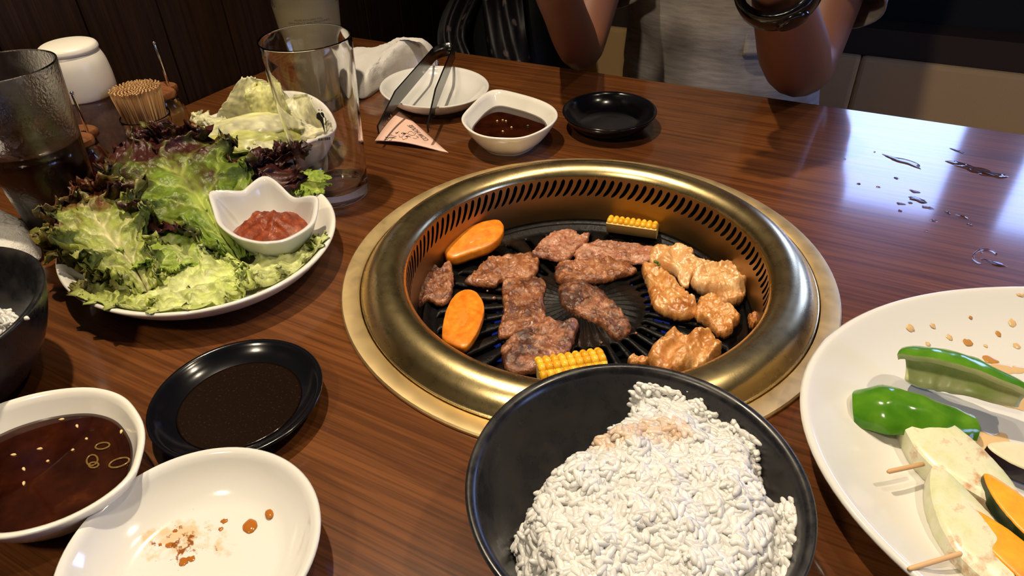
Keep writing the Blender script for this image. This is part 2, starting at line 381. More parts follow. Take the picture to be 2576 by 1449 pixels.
# ------------------------------------------------------------------ the room
XL, XR, YB, YF, ZC = -0.585, 2.0, 1.0, -1.9, 2.5
struct('floor', MB().box((XL - 0.1, YF - 0.1, -0.05), (XR + 0.1, YB + 0.1, 0)), M_('floor_wood'))
struct('ceiling', MB().box((XL - 0.1, YF - 0.1, ZC), (XR + 0.1, YB + 0.1, ZC + 0.05)), M_('dark_paint'))
wl = struct('wall_left', MB().box((XL - 0.1, YF - 0.1, 0), (XL - 0.012, YB + 0.1, ZC)), M_('wall_black'))
WL[wl.name] = Vector((0, 0, 0))
py = 0.033 - 0.09 * 21
pk_mb = MB().box((-0.012, 0.0008, 0.0), (0.0, 0.0892, ZC))
first = None
while py < YB:
    if first is None:
        first = part('plank', MB().add([p + Vector((XL, py, 0)) for p in pk_mb.v], pk_mb.f), M_('wall_wood'), wl, (XL, py, 0), False)
        mod(first, 'BEVEL', width=0.0015, segments=1)
        o = first
    else:
        o = first.copy(); COL.objects.link(o); o.parent = wl
        wd = min(0.09, YB - py) / 0.09; o.scale = (1, wd, 1)
    o.location = (XL, py, 0); py += 0.09
struct('wall_front', MB().box((XL - 0.1, YF - 0.1, 0), (XR + 0.1, YF, ZC)), M_('dark_paint'))
def wall_with_openings(name, axis, pos, thick, lo, hi, zs, spans, mat):
    """a wall along axis with openings spans between zs"""
    mb = MB(); z0, z1 = zs
    def bx(a0, a1, c0, c1):
        if axis == 'x': mb.box((a0, pos, c0), (a1, pos + thick, c1))
        else: mb.box((pos, a0, c0), (pos + thick, a1, c1))
    bx(lo, hi, 0, z0); bx(lo, hi, z1, ZC); a = lo
    for s0, s1 in spans: bx(a, s0, z0, z1); a = s1
    bx(a, hi, z0, z1)
    return struct(name, mb, M_(mat))
WB = [(0.115, 0.345), (0.425, 0.78)]
ZB = (T + 0.17, T + 0.46)
wall_with_openings('wall_back', 'x', YB, 0.1, XL - 0.1, XR + 0.1, ZB, WB, 'wall_black')
WRs = [(-0.25, 0.20)]
ZR = (T + 0.15, T + 0.60)
wall_with_openings('wall_right', 'y', XR, 0.1, YF, YB, ZR, WRs, 'plaster')
k = 1
for axis, spans, zs in (('x', WB, ZB), ('y', WRs, ZR)):
    for s0, s1 in spans:
        fr = MB(); pa = MB(); w = 0.012
        def bx(mb, a0, a1, c0, c1, d0, d1):
            if axis == 'x': mb.box((a0, YB + d0, c0), (a1, YB + d1, c1))
            else: mb.box((XR + d0, a0, c0), (XR + d1, a1, c1))
        bx(fr, s0, s0 + w, zs[0], zs[1], 0.01, 0.05); bx(fr, s1 - w, s1, zs[0], zs[1], 0.01, 0.05)
        bx(fr, s0 + w, s1 - w, zs[0], zs[0] + w, 0.01, 0.05); bx(fr, s0 + w, s1 - w, zs[1] - w, zs[1], 0.01, 0.05)
        bx(pa, s0 + w, s1 - w, zs[0] + w, zs[1] - w, 0.028, 0.032)
        f = struct('window_%d' % k, fr, M_('dark_paint'), label='dark framed daylight window')
        p = part('pane', pa, M_('pane'), f, smooth=False)
        L = bpy.data.lights.new('daylight', 'AREA'); L.shape = 'RECTANGLE'
        lo = bpy.data.objects.new('daylight', L); COL.objects.link(lo)
        L.size = (s1 - s0); L.size_y = zs[1] - zs[0]
        L.cycles.is_portal = True
        mid, zm = (s0 + s1) / 2, (zs[0] + zs[1]) / 2
        if axis == 'x': lo.location = (mid, YB + 0.09, zm); lo.rotation_euler = (radians(-90), 0, 0)
        else: lo.location = (XR + 0.09, mid, zm); lo.rotation_euler = (radians(90), 0, radians(90))
        lo['kind'] = 'helper'
        k += 1

# bench opposite
be = thing('bench', 'long bench with beige cushioned back and brown rail against the black wall', 'bench', (0.6, 0.78, 0))
part('base', MB().box((XL + 0.005, 0.58, 0), (1.8, 0.99, 0.34)), M_('bench_brown'), be, smooth=False)
b = part('seat', MB().box((XL + 0.005, 0.55, 0.34), (1.8, 0.93, 0.43)), M_('bench_beige'), be, smooth=False); mod(b, 'BEVEL', width=0.02, segments=3)
xs = [XL + 0.005, 0.13, 0.85, 1.8]
for a, c in zip(xs, xs[1:]):
    b = part('back_cushion', MB().box((a, 0.925, 0.41), (c, 0.995, T - 0.098)), M_('bench_beige'), be, smooth=False); mod(b, 'BEVEL', width=0.008, segments=3)
part('back_rail', MB().box((XL + 0.005, 0.935, T - 0.0975), (1.8, 0.995, T - 0.052)), M_('bench_brown'), be, smooth=False)

# ------------------------------------------------------------------ lamps
def lamp(name, label, loc, aim, energy, blend=0.5, size=95, rad=0.022):
    t0 = thing(name, label, 'lamp', loc)
    x, y, z = loc
    part('cord', MB().tube([(x, y, z + 0.1), (x, y, ZC)], 0.004, 8), M_('black_glaze'), t0)
    part('shade', lathe([(0.012, 0.12), (0.02, 0.115), (0.03, 0.07), (0.055, 0.02), (0.066, -0.015), (0.064, -0.015), (0.053, 0.02), (0.028, 0.068), (0.012, 0.11)], loc, 40), M_('black_glaze'), t0)
    part('bulb', lathe([(0.0, 0.035), (0.012, 0.03), (0.018, 0.018), (0.02, 0.006), (0.016, -0.004), (0.0, -0.010)], loc, 24), M_('bulb'), t0)
    L = bpy.data.lights.new('lamp_light', 'SPOT'); L.energy = energy; L.color = (1.0, 0.83, 0.60); L.spot_size = radians(size); L.spot_blend = blend; L.shadow_soft_size = rad
    lo = bpy.data.objects.new('lamp_light', L); COL.objects.link(lo); lo.parent = t0; lo.location = (0, 0, -0.045)
    d = (Vector(aim) - Vector(loc)); lo.rotation_euler = d.to_track_quat('-Z', 'Y').to_euler()
    return t0
lamp('pendant_lamp', 'black pendant lamp over the lettuce plate by the plank wall', (-0.33, -0.01, T + 1.25), (-0.19, -0.10, T), LAMP_MAIN, 0.65, 72, 0.018)
lamp('pendant_lamp', 'black pendant lamp over the middle of the grill', (0.16, 0.10, T + 1.25), (0.10, -0.05, T), LAMP_SIDE, 0.6, 70)
lamp('pendant_lamp', 'black pendant lamp over the vegetable platter', (0.62, 0.10, T + 1.25), (0.4, -0.10, T), LAMP_PLATTER, 0.6, 62)
lamp('pendant_lamp', 'added black pendant-shaped fill lamp behind the camera', (-0.20, -0.95, T + 1.15), (-0.1, 0.2, T), LAMP_FILL, 0.8, 120, 0.05)  # unseen fill lamp, added to brighten salad, glasses and person from the front

# ------------------------------------------------------------------ table with a round hole
HOLE = 0.176
TX0, TX1, TY0, TY1 = -0.578, 1.05, -0.62, 0.415
tb = thing('dining_table', 'dark reddish wooden table with a round opening for the grill', 'table', (0.2, -0.1, 0))
mb = MB(); n = 96
def border(k):
    a = 2*pi*k/n; c, s_ = cos(a), sin(a); best = 1e9
    for d, lim in ((c, TX1 if c > 0 else TX0), (s_, TY1 if s_ > 0 else TY0)):
        if abs(d) > 1e-9: best = min(best, lim / d)
    return Vector((c * best, s_ * best, 0))
angs = list(range(n))
cir = [Vector((HOLE * cos(2*pi*k/n), HOLE * sin(2*pi*k/n), 0)) for k in angs]
bor = [border(k) for k in angs]
# snap the nearest border point to each corner
for cx, cy in ((TX0, TY0), (TX0, TY1), (TX1, TY0), (TX1, TY1)):
    j = min(range(n), key=lambda q: (bor[q] - Vector((cx, cy, 0))).length); bor[j] = Vector((cx, cy, 0))
TH = 0.035
up = lambda r, z: [p + Vector((0, 0, z)) for p in r]
be_ = 0.003
inb = [Vector((min(max(p.x, TX0 + be_), TX1 - be_), min(max(p.y, TY0 + be_), TY1 - be_), 0)) for p in bor]
mb.grid([up(cir, T - TH), up(cir, T), up(inb, T), up(bor, T - be_), up(bor, T - TH), up(cir, T - TH)], True)
part('tabletop', mb, M_('table_wood'), tb, smooth=False)
for x, y in ((-0.50, -0.5), (0.95, -0.5), (-0.50, 0.32), (0.95, 0.32)):
    part('leg', MB().box((x - 0.03, y - 0.03, 0), (x + 0.03, y + 0.03, T - TH)), M_('table_wood'), tb, smooth=False)

# ------------------------------------------------------------------ roaster grill
G0 = Vector((0, 0, T))
gr = thing('table_grill', 'round brass table grill with slotted inner wall and black iron grate', 'grill', (0, 0, T - 0.16))
part('flange', lathe([(0.1735, -0.02), (0.1735, 0.0022), (0.175, 0.0032), (0.186, 0.0032), (0.187, 0.0022), (0.187, 0.0006), (0.178, 0.0004)], G0, 128), M_('brass_flange'), gr, smooth='auto')
dome = prof2([(0.1725, -0.012), (0.1725, 0.0015), (0.1712, 0.0035), (0.1685, 0.0068), (0.164, 0.0118), (0.158, 0.0155), (0.1515, 0.0168), (0.1455, 0.0158), (0.141, 0.0130), (0.1385, 0.0098), (0.1375, 0.0072)], 4)
part('rim', lathe(dome + [(0.1395, 0.006), (0.15, 0.012), (0.165, 0.005), (0.170, -0.012)], G0, 160), M_('brass'), gr)
# inner wall with slanted slots
mb = MB(); NS = 112; zt, zb = 0.0072, -0.0118
levels = [(0, 0), (0.06, .62), (0.14, .92), (0.22, 1), (0.42, 1), (0.6, 1), (0.78, 1), (0.86, .92), (0.94, .62), (1, 0)]
half = 0.25 * 2 * pi / NS
def wallp(a, z): 
    r = lerp(0.1375, 0.1345, (0.0072 - z) / 0.045); return G0 + Vector((r * cos(a), r * sin(a), z))
pitch = 2*pi/NS
rows = []
for f_, w_ in levels:
    z = lerp(zt - 0.0012, zb, f_); off = pitch * 1.05 * (f_ - 0.5) + 0.22 * pitch * (0.5 - f_)**2 * 4
    rows.append([(i * pitch + off + half * w_ , (i + 1) * pitch + off - half * w_) for i in range(NS)])
vs = []; fs = []
for li, (f_, w_) in enumerate(levels):
    z = lerp(zt - 0.0012, zb, f_)
    for a0, a1 in rows[li]: vs += [wallp(a0, z), wallp((a0 + a1) / 2, z), wallp(a1, z)]
for li in range(len(levels) - 1):
    for i in range(NS):
        a = li * NS * 3 + i * 3; b_ = a + NS * 3
        fs += [(a, a + 1, b_ + 1, b_), (a + 1, a + 2, b_ + 2, b_ + 1)]
mb.add(vs, fs)
top = [wallp(a, zt - 0.0012) for i in range(NS) for a in (rows[0][i][0], (rows[0][i][0] + rows[0][i][1]) / 2)]
topz = [Vector((0.1375 * p.x / sqrt(p.x**2 + p.y**2), 0.1375 * p.y / sqrt(p.x**2 + p.y**2), T + 0.0078)) for p in top]
mb.grid([topz, top], True)
bot = [wallp(a, zb) for i in range(NS) for a in (rows[-1][i][0], (rows[-1][i][0] + rows[-1][i][1]) / 2)]
def setz(ring, r, z): return [Vector((r * p.x / sqrt(p.x**2 + p.y**2), r * p.y / sqrt(p.x**2 + p.y**2), T + z)) for p in ring]
mb.grid([bot, setz(bot, 0.1352, -0.03), setz(bot, 0.1348, -0.036)], True)
part('slotted_wall', mb, M_('brass_wall'), gr)
part('ledge', lathe([(0.1349, -0.0358), (0.1345, -0.0382), (0.1332, -0.0388), (0.1322, -0.0378), (0.1318, -0.05)], G0, 128), M_('grate_iron'), gr)
part('casing', lathe([(0.1715, 0.0), (0.1715, -0.12), (0.0, -0.12)], G0, 64), M_('iron_dark'), gr)
# grate
GZ = -0.0405
def gz(r): return GZ + 0.0055 * smooth((0.10 - r) / 0.09) - 0.002 * smooth((r - 0.112) / 0.01)
mb = MB(); N2 = 36
rad = [(0.050, 0), (0.0515, .7), (0.0535, 1), (0.066, 1), (0.08, 1), (0.095, 1), (0.110, 1), (0.1165, 1), (0.1185, .7), (0.120, 0)]
HW = 0.0027
vs = []; fs = []; sub = 4
for r, w_ in rad:
    for i in range(N2):
        a0 = 2*pi*i/N2 + w_ * HW / r; a1 = 2*pi*(i+1)/N2 - w_ * HW / r
        for s_ in range(sub + 1):
            a = lerp(a0, a1, s_ / sub); q = s_ / sub
            vs.append(G0 + Vector((r * cos(a), r * sin(a), gz(r) + 0.0012 * sin(pi * q) * w_)))
nn = N2 * (sub + 1)
for li in range(len(rad) - 1):
    for i in range(N2):
        for s_ in range(sub):
            a = li * nn + i * (sub + 1) + s_; fs.append((a, a + 1, a + nn + 1, a + nn))
mb.add(vs, fs)
inner = vs[:nn]; outer = vs[-nn:]
inner_r = [inner[i * (sub + 1) + s_] for i in range(N2) for s_ in range(sub)]
outer_r = [outer[i * (sub + 1) + s_] for i in range(N2) for s_ in range(sub)]
nr = len(inner_r)
rings = [inner_r]
for r in (0.045, 0.039, 0.033, 0.026, 0.019, 0.012):      # raised radial ribs in the middle
    rings.append([G0 + Vector((r * cos(2*pi*k/nr), r * sin(2*pi*k/nr), gz(r) + (0.0013 if (k // 2) % 2 == 0 else -0.0007) * smooth((0.047 - r) / 0.004))) for k in range(nr)])
mb.grid(rings, True); mb.cap(rings[-1])
o2 = [outer_r]
for r, z in ((0.1225, GZ - 0.002), (0.1255, GZ - 0.001), (0.1275, GZ + 0.0018), (0.1300, GZ + 0.0022), (0.1308, GZ - 0.002), (0.1308, GZ - 0.006)):
    o2.append([G0 + Vector((r * cos(2*pi*k/nr), r * sin(2*pi*k/nr), z)) for k in range(nr)])
mb.grid(o2, True)
g = part('grate', mb, M_('grate_iron'), gr, label='black cast iron grate with radial slots')
mod(g, 'SOLIDIFY', thickness=0.005, offset=-1)
bn = part('burner', lathe([(0.06, -0.085), (0.066, -0.078), (0.078, -0.078), (0.084, -0.085), (0.084, -0.10), (0.06, -0.10), (0.06, -0.085)], G0, 48), M_('iron_dark'), gr)
fl = None
for i in range(24):
    a = 2*pi*i/24; c = G0 + Vector((0.072 * cos(a), 0.072 * sin(a), -0.078))
    if fl is None:
        fl = part('flame', lathe([(0.0, 0.0), (0.0035, 0.003), (0.0042, 0.008), (0.0025, 0.017), (0.0, 0.024)], c, 8), M_('flame'), bn, c, label='small blue gas flame'); continue
    o = fl.copy(); COL.objects.link(o); o.parent = bn; o.location = c - WL[bn.name]

# ------------------------------------------------------------------ food on the grate
def outline(pts, z, n=72, jit=0.0, seed=0):
    w = catmull([at(x, y, z) for x, y in pts], 12, True)
    c = sum(w, Vector()) / len(w)
    # resample by arc length
    L = [0.0]
    for i in range(len(w)): L.append(L[-1] + (w[(i + 1) % len(w)] - w[i]).length)
    out = []; k = 0
    for i in range(n):
        s_ = L[-1] * i / n
        while L[k + 1] < s_: k += 1
        f_ = (s_ - L[k]) / max(L[k + 1] - L[k], 1e-9)
        p = w[k].lerp(w[(k + 1) % len(w)], f_)
        if jit:
            q = noise.noise(Vector((p.x * 260 + seed, p.y * 260, seed * 1.7))) + 0.7 * noise.noise(Vector((p.x * 700 + seed, p.y * 700, 3.1)))
            p = p + (p - c).normalized() * jit * q
        out.append(p)
    return out, c
def slab(pts, z, th, seed, amp=0.0012, freq=110, edge=6.5, jit=0.0012, n=128, rings=26, bend=0.0, tilt=(0, 0), folds=None):
    """a cut piece: outline at height z above the table, thickness th, bumpy rounded top"""
    out, c = outline(pts, z, n, jit, seed); mb = MB(); rows = []
    R = max((p - c).length for p in out)
    def hz(p, s_):
        q = p - c; b_ = bend * ((q.x**2 + q.y**2) / R**2) + tilt[0] * q.x + tilt[1] * q.y
        h = amp * noise.noise(Vector((p.x * freq + seed * 3.3, p.y * freq, seed))) + 0.55 * amp * noise.noise(Vector((p.x * freq * 2.7, p.y * freq * 2.7 + seed, 1.3))) + 0.38 * amp * noise.noise(Vector((p.x * freq * 6.5, p.y * freq * 6.5, seed)))
        if folds: h += folds[0] * sin((q.x * folds[1] + q.y * folds[2]) + 2.2 * noise.noise(p * 60))
        return b_, h
    for k in range(rings + 1):
        s_ = (k / rings) ** 0.75
        row = []
        for p in out:
            q = c.lerp(p, s_); b_, h = hz(q, s_)
            row.append(Vector((q.x, q.y, T + z + b_ + th * max(1 - s_ ** (edge * 2.2), 0) ** 0.5 * 0.72 + th * 0.28 + h * (1 if s_ < 0.97 else 0.5))))
        if k == 0: row = row; 
        rows.append(row)
    low = []
    for p in out:
        b_, h = hz(p, 1); low.append(Vector((lerp(p.x, c.x, 0.03), lerp(p.y, c.y, 0.03), T + z + b_)))
    rows.append(low)
    rows.append([Vector((lerp(p.x, c.x, 0.9), lerp(p.y, c.y, 0.9), T + z + hz(c.lerp(p, .1), 0)[0])) for p in out])
    mb.grid(rows, True); mb.cap(rows[-1])
    # top centre is a tight ring: close it
    mb.cap(rows[0])
    return mb, Vector((c.x, c.y, T + z))
GT = GZ + 0.0035
beef = [
 ('beef', [(1046,735),(1060,685),(1090,676),(1112,688),(1132,670),(1142,700),(1136,755),(1105,768),(1075,757),(1052,772)], 0.007, 0, 'small square grilled beef piece touching the brass wall beside the carrots', {'tilt': (0.0, 0.10)}),
 ('beef', [(1168,716),(1198,688),(1235,655),(1290,650),(1348,646),(1353,690),(1320,708),(1262,716),(1240,728),(1190,722)], 0.0075, 0, 'grilled beef slice with two pale stripes lying beside the upright carrot', {}),
 ('beef_pink', [(1338,656),(1352,628),(1385,600),(1440,590),(1462,606),(1482,600),(1474,624),(1448,640),(1430,664),(1408,668),(1372,660)], 0.007, 0.001, 'pinkish curled beef slice between the striped slice and the corn', {'bend': 0.004}),
 ('beef_pink', [(1446,640),(1470,620),(1520,614),(1580,620),(1640,628),(1660,640),(1640,662),(1590,668),(1540,662),(1480,664),(1450,660)], 0.0065, 0.0015, 'long reddish beef slice lying nearest the corn', {}),
 ('beef', [(1394,690),(1410,668),(1470,664),(1540,660),(1588,676),(1600,690),(1560,704),(1510,718),(1480,714),(1440,714),(1402,716)], 0.0075, 0.002, 'glazed brown beef slice with a ragged fat edge in mid grate', {}),
 ('beef', [(1266,716),(1300,710),(1370,714),(1368,760),(1374,800),(1366,834),(1330,840),(1268,858),(1252,846),(1266,800),(1264,760)], 0.008, 0, 'long rectangular beef slice with a dark glazed band across it', {}),
 ('beef_dark', [(1264,880),(1300,850),(1350,828),(1380,812),(1410,824),(1452,818),(1450,850),(1434,890),(1420,925),(1370,938),(1310,946),(1272,934),(1262,905)], 0.0095, 0.0035, 'well browned thick beef piece lying over the end of the rectangular slice', {'tilt': (0, 0.02)}),
 ('beef_dark', [(1404,722),(1430,708),(1470,716),(1510,740),(1560,790),(1590,830),(1572,848),(1545,854),(1510,828),(1470,808),(1430,792),(1408,770)], 0.009, 0, 'charred beef slice with a pink side and black flecks in the grate centre', {'bend': -0.004}),
]
for i, (mt, pts, th, dz, lab, kw) in enumerate(beef):
    mb, c = slab(pts, GT + dz, th * .85, 5 + i * 7.3, 0.0026, 130, **kw)
    single('beef_slice', mb, M_(mt), lab, 'beef', c, 'beef slices on the grill')
chick = [
 ('chicken_pale', [(1632,650),(1660,636),(1720,634),(1744,650),(1742,672),(1790,672),(1802,690),(1780,705),(1745,706),(1728,728),(1712,722),(1700,700),(1672,690),(1640,672)], 0.011, 0.002, 'folded pale orange meat piece with a green herb fleck on it', {'folds': (0.0024, 230, 150)}),
 ('chicken_pale', [(1744,700),(1775,692),(1800,688),(1850,684),(1872,702),(1872,745),(1862,768),(1832,776),(1808,770),(1785,748),(1762,745),(1738,722)], 0.014, 0, 'plump shiny curled meat piece with pale lobes by the slotted wall', {'folds': (0.0030, 190, -150)}),
 ('chicken', [(1612,682),(1630,676),(1660,690),(1690,712),(1712,738),(1730,758),(1752,785),(1740,808),(1706,810),(1670,800),(1640,776),(1630,740)], 0.010, 0, 'scored golden meat strip with dark seared ridges', {'folds': (0.0008, 420, 330)}),
 ('chicken', [(1752,775),(1765,756),(1800,760),(1820,784),(1860,806),(1848,828),(1826,856),(1800,848),(1772,822),(1748,808)], 0.010, 0, 'golden square-ended meat piece below the plump shiny piece', {}),
 ('chicken', [(1628,902),(1650,880),(1660,864),(1690,852),(1735,860),(1780,852),(1800,866),(1812,888),(1798,915),(1750,935),(1690,950),(1640,935)], 0.012, 0.0, 'wrinkled golden orange meat piece half hidden behind the brass rim', {'folds': (0.0030, 330, -40)}),
 ('chicken', [(1582,912),(1600,904),(1625,910),(1628,925),(1600,930),(1584,925)], 0.006, 0, 'tiny browned meat scrap next to the wrinkled golden piece', {}),
 ('chicken', [(1880,806),(1894,796),(1906,806),(1900,826),(1884,826)], 0.006, 0.001, 'small brown scrap stuck at the slotted brass wall', {}),
]
for i, (mt, pts, th, dz, lab, kw) in enumerate(chick):
    mb, c = slab(pts, GT + dz, th, 71 + i * 5.1, 0.0036, 80, edge=4.0, jit=0.0018, **kw)
    single('grilled_meat_piece', mb, M_(mt), lab, 'grilled meat', c, 'golden meat pieces on the grill')
c = at(1650, 662, GT + 0.013)
mb = MB()
for k in range(5):
    p = c + Vector((RNG.uniform(-.003, .003), RNG.uniform(-.002, .002), RNG.uniform(-.0005, .0008))); mb.tube([p, p + Vector((.0014, .0004, .0004)), p + Vector((.0024, 0, 0))], [.0006, .0012, .0005], 6)
single('herb_fleck', mb, M_('herb'), 'small green herb fleck on the folded pale meat piece', 'herb', c)
for i, (x, y, r) in enumerate(((1243, 750, .0016), (1600, 838, .0012), (1513, 862, .0011), (1226, 732, .001))):
    c = at(x, y, GT + 0.001); single('meat_crumb', lathe([(0, r), (r * .8, r * .6), (r, 0), (r * .7, -r * .7), (0, -r)], c, 8), M_('beef_pink'), 'tiny cooked meat crumb lying on the black grate', 'crumb', c, 'crumbs on the grate')

# carrots: oblique slices
def carrot(pts, z, th, lab, tiltv, seed):
    out, c = outline(pts, z, 56, 0.0003, seed)
    ax = Vector(tiltv); t0 = thing('carrot_slice', lab, 'carrot', (c.x, c.y, T + z), 'carrot slices on the grill')
    def lift(p, s_): q = p - c; return ax.x * q.x + ax.y * q.y + 0.0003 * noise.noise(p * 300)
    zmin = min(lift(p, 1) for p in out)
    rows = []
    for s_, h in ((0.0, 1.02), (.4, 1.02), (.7, 1.0), (.93, .98), (.98, .92), (1.0, .80), (1.0, .35), (0.97, .05), (.9, 0), (0.0, 0)):
        rows.append([Vector((lerp(c.x, p.x, s_), lerp(c.y, p.y, s_), T + z + th * h + lift(c.lerp(p, s_), s_) - zmin)) for p in out])
    part('flesh', MB().grid(rows, True), M_('carrot'), t0)
    rows = []
    for s_ in (0.0, .2, .3, .36):
        w_ = [Vector((lerp(c.x, p.x, s_), lerp(c.y, p.y, s_), 0)) for p in out]
        rows.append([Vector((q.x, q.y, T + z + th * 1.02 + (0.0003 * (1 - s_ / .3) if s_ < .35 else -0.0005) + lift(Vector((q.x, q.y, c.z)), s_) - zmin)) for q in w_])
    part('core', MB().grid(rows, True), M_('carrot_core'), t0, label='paler carrot core')
carrot([(1120,655),(1150,630),(1200,606),(1250,598),(1268,608),(1264,628),(1235,648),(1190,660),(1140,670)], GT, 0.010, 'carrot slice leaning against the slotted brass wall behind the beef', (-0.05, 0.20), 3)
carrot([(1114,848),(1124,800),(1145,764),(1172,750),(1200,758),(1219,790),(1214,830),(1196,868),(1172,894),(1140,886),(1116,870)], GT, 0.008, 'flat oval carrot slice showing its pale core', (0.05, 0.05), 9)

# corn
def corn(p0, p1, z, lab, roll):
    a, b_ = Vector(p0), Vector(p1); ax = (b_ - a); Lc = ax.length; ax.normalize(); side = ax.cross(Vector((0, 0, 1))).normalized(); upv = side.cross(ax)
    base = (a + b_) / 2; t0 = thing('corn_piece', lab, 'corn', base, 'corn pieces on the grill')
    R0 = 0.0155
    def pt(u, th, r): return a + ax * (u * Lc) + (side * cos(th + roll) + upv * sin(th + roll)) * r + upv * 0.002
    th0, th1 = radians(8), radians(150)
    sec = [(0.35, 0.0)] ; rings = []
    for u in (0.0, 0.5, 1.0):
        ring = [pt(u, lerp(th0 - .1, th1 + .1, k / 10), R0 * 0.80) for k in range(11)] + [pt(u, (th0 + th1) / 2 + pi, R0 * 0.0 + 0.001)]
        rings.append(ring)
    part('cob', MB().loft(rings), M_('corn_cob'), t0, smooth='auto')
    nrow, nk = 5, 9; kern = None
    for i in range(nrow):
        th = lerp(th0, th1, (i + 0.5) / nrow)
        for j in range(nk):
            u = (j + 0.5) / nk; p = pt(u, th, R0 * 0.92)
            o_r = (side * cos(th + roll) + upv * sin(th + roll)); o_t = ax.cross(o_r)
            if kern is None:
                rings = []
                for zz, s_ in ((-1, .55), (-.5, .85), (0.1, 1), (.55, .88), (.9, .5), (1, .05)):
                    rings.append([Vector((s_ * math.copysign(abs(cos(q)) ** .6, cos(q)), s_ * math.copysign(abs(sin(q)) ** .6, sin(q)), zz)) for q in [2*pi*k/10 for k in range(10)]])
                mbk = MB().loft(rings); me_o = part('kernel', mbk, M_('corn_kernel'), t0, base); kern = me_o; o = kern
            else:
                o = kern.copy(); COL.objects.link(o); o.parent = t0
            s1, s2, s3 = Lc / nk * 0.53, (th1 - th0) / nrow * R0 * 0.5, 0.0038 * (1 + .1 * RNG.uniform(-1, 1))
            m4 = Matrix((ax * s1, o_t * s2, o_r * s3)).transposed().to_4x4(); m4.translation = p - base
            o.matrix_basis = m4
corn(at(1526, 585, GT), at(1650, 603, GT), 0, 'wedge of yellow corn with toasted kernels at the far wall of the grill', radians(62))
corn(at(1352, 957, GT), at(1520, 930, GT), 0, 'bright yellow corn wedge mostly hidden behind the rice bowl', radians(30))

# ------------------------------------------------------------------ dishes
def rim_curve(pts, z, n=96):
    w = catmull([at(x, y, z) for x, y in pts], 10, True); c = sum(w, Vector()) / len(w)
    pol = sorted((math.atan2(p.y - c.y, p.x - c.x), sqrt((p.x - c.x)**2 + (p.y - c.y)**2)) for p in w)
    def r(a):
        a = (a + pi) % (2*pi) - pi
        prev = pol[-1][0] - 2*pi, pol[-1][1]
        for q in pol + [(pol[0][0] + 2*pi, pol[0][1])]:
            if a <= q[0]: f_ = (a - prev[0]) / max(q[0] - prev[0], 1e-9); return lerp(prev[1], q[1], f_)
            prev = q
        return pol[0][1]
    raw = [r(2*pi*k/n) for k in range(n)]
    for _ in range(1): raw = [(raw[k-1] + 2*raw[k] + raw[(k+1) % n]) / 4 for k in range(n)]
    return raw, c
def ell_rim(a, b_, rot, n=96):
    return [a * b_ / sqrt((b_ * cos(2*pi*k/n - rot))**2 + (a * sin(2*pi*k/n - rot))**2) for k in range(n)]
WALLS = {
 'bowl': [(0, .03), (.36, .03), (.40, 0), (.43, 0), (.44, .05), (.50, .09), (.66, .22), (.82, .46), (.93, .74), (1, 1)],
 'plate': [(0, .06), (.60, .06), (.63, 0), (.66, 0), (.68, .10), (.80, .24), (.91, .56), (1, 1)],
 'saucer': [(0, .06), (.50, .06), (.54, 0), (.57, 0), (.59, .10), (.74, .24), (.90, .60), (1, 1)],
 'sauce': [(0, .05), (.50, .05), (.54, 0), (.58, 0), (.60, .07), (.74, .28), (.88, .62), (1, 1)],
 'deep': [(0, .04), (.55, .04), (.60, 0), (.64, 0), (.66, .07), (.80, .28), (.92, .62), (1, 1)],
}
def dish_profile(kind, Hh, th, Rm):
    o_ = prof2(WALLS[kind], 3); ts = th / Rm
    outer = [(s_, z * Hh) for s_, z in o_]
    lip = [(1.0 + ts * .04, Hh + th * .25), (1 - ts * .25, Hh + th * .48), (1 - ts * .7, Hh + th * .30)]
    inner = [(max(s_ - ts * (.6 + .5 * s_), 0), max(z, WALLS[kind][4][1] * .8) * Hh + th * (1 - .95 * z)) for s_, z in o_[::-1] if s_ > WALLS[kind][4][0]]
    zin = inner[-1][1]
    inner += [(inner[-1][0] * .6, zin - 0.0002), (0, zin - 0.0003)]
    return outer, lip, inner
def dish(name, mat, rim, c, Hh, th, kind, label, cat, group=None, zr=None):
    n = len(rim); Rm = sum(rim) / n; outer, lip, inner = dish_profile(kind, Hh, th, Rm); rows = []
    for s_, z in outer + lip + inner:
        fz = (z / Hh) ** 2
        rows.append([Vector((c.x + rim[k] * s_ * cos(2*pi*k/n), c.y + rim[k] * s_ * sin(2*pi*k/n), T + z * (1 + ((zr[k] - 1) * fz if zr else 0)))) for k in range(n)])
    loc = (c.x, c.y, T)
    return single(name, MB().grid(rows, True), mat, label, cat, loc, group), inner
def inner_s(inner, z):
    """scale of the inside wall at height z"""
    best = inner[0][0]
    for (s0, z0), (s1, z1) in zip(inner, inner[1:]):
        if z1 <= z <= z0: return lerp(s1, s0, (z - z1) / max(z0 - z1, 1e-9))
    return best
def liquid(name, mat, rim, c, inner, z, label, cat, kind=None, dome=0.0):
    s_ = inner_s(inner, z) ; n = len(rim); rows = []
    for q, dz in ((0, dome), (.5, dome * .8), (.8, dome * .4), (.95, 0), (1.0, 0.0002)):
        rows.append([Vector((c.x + rim[k] * s_ * q * cos(2*pi*k/n), c.y + rim[k] * s_ * q * sin(2*pi*k/n), T + z + dz)) for k in range(n)])
    s2 = inner_s(inner, max(z - 0.003, inner[-1][1] + .0002))
    rows.append([Vector((c.x + rim[k] * s2 * .98 * cos(2*pi*k/n), c.y + rim[k] * s2 * .98 * sin(2*pi*k/n), T + max(z - 0.003, inner[-1][1] + .0002))) for k in range(n)])
    mb = MB().grid(rows, True); mb.cap(rows[-1])
    return single(name, mb, mat, label, cat, (c.x, c.y, T + z), None, kind)

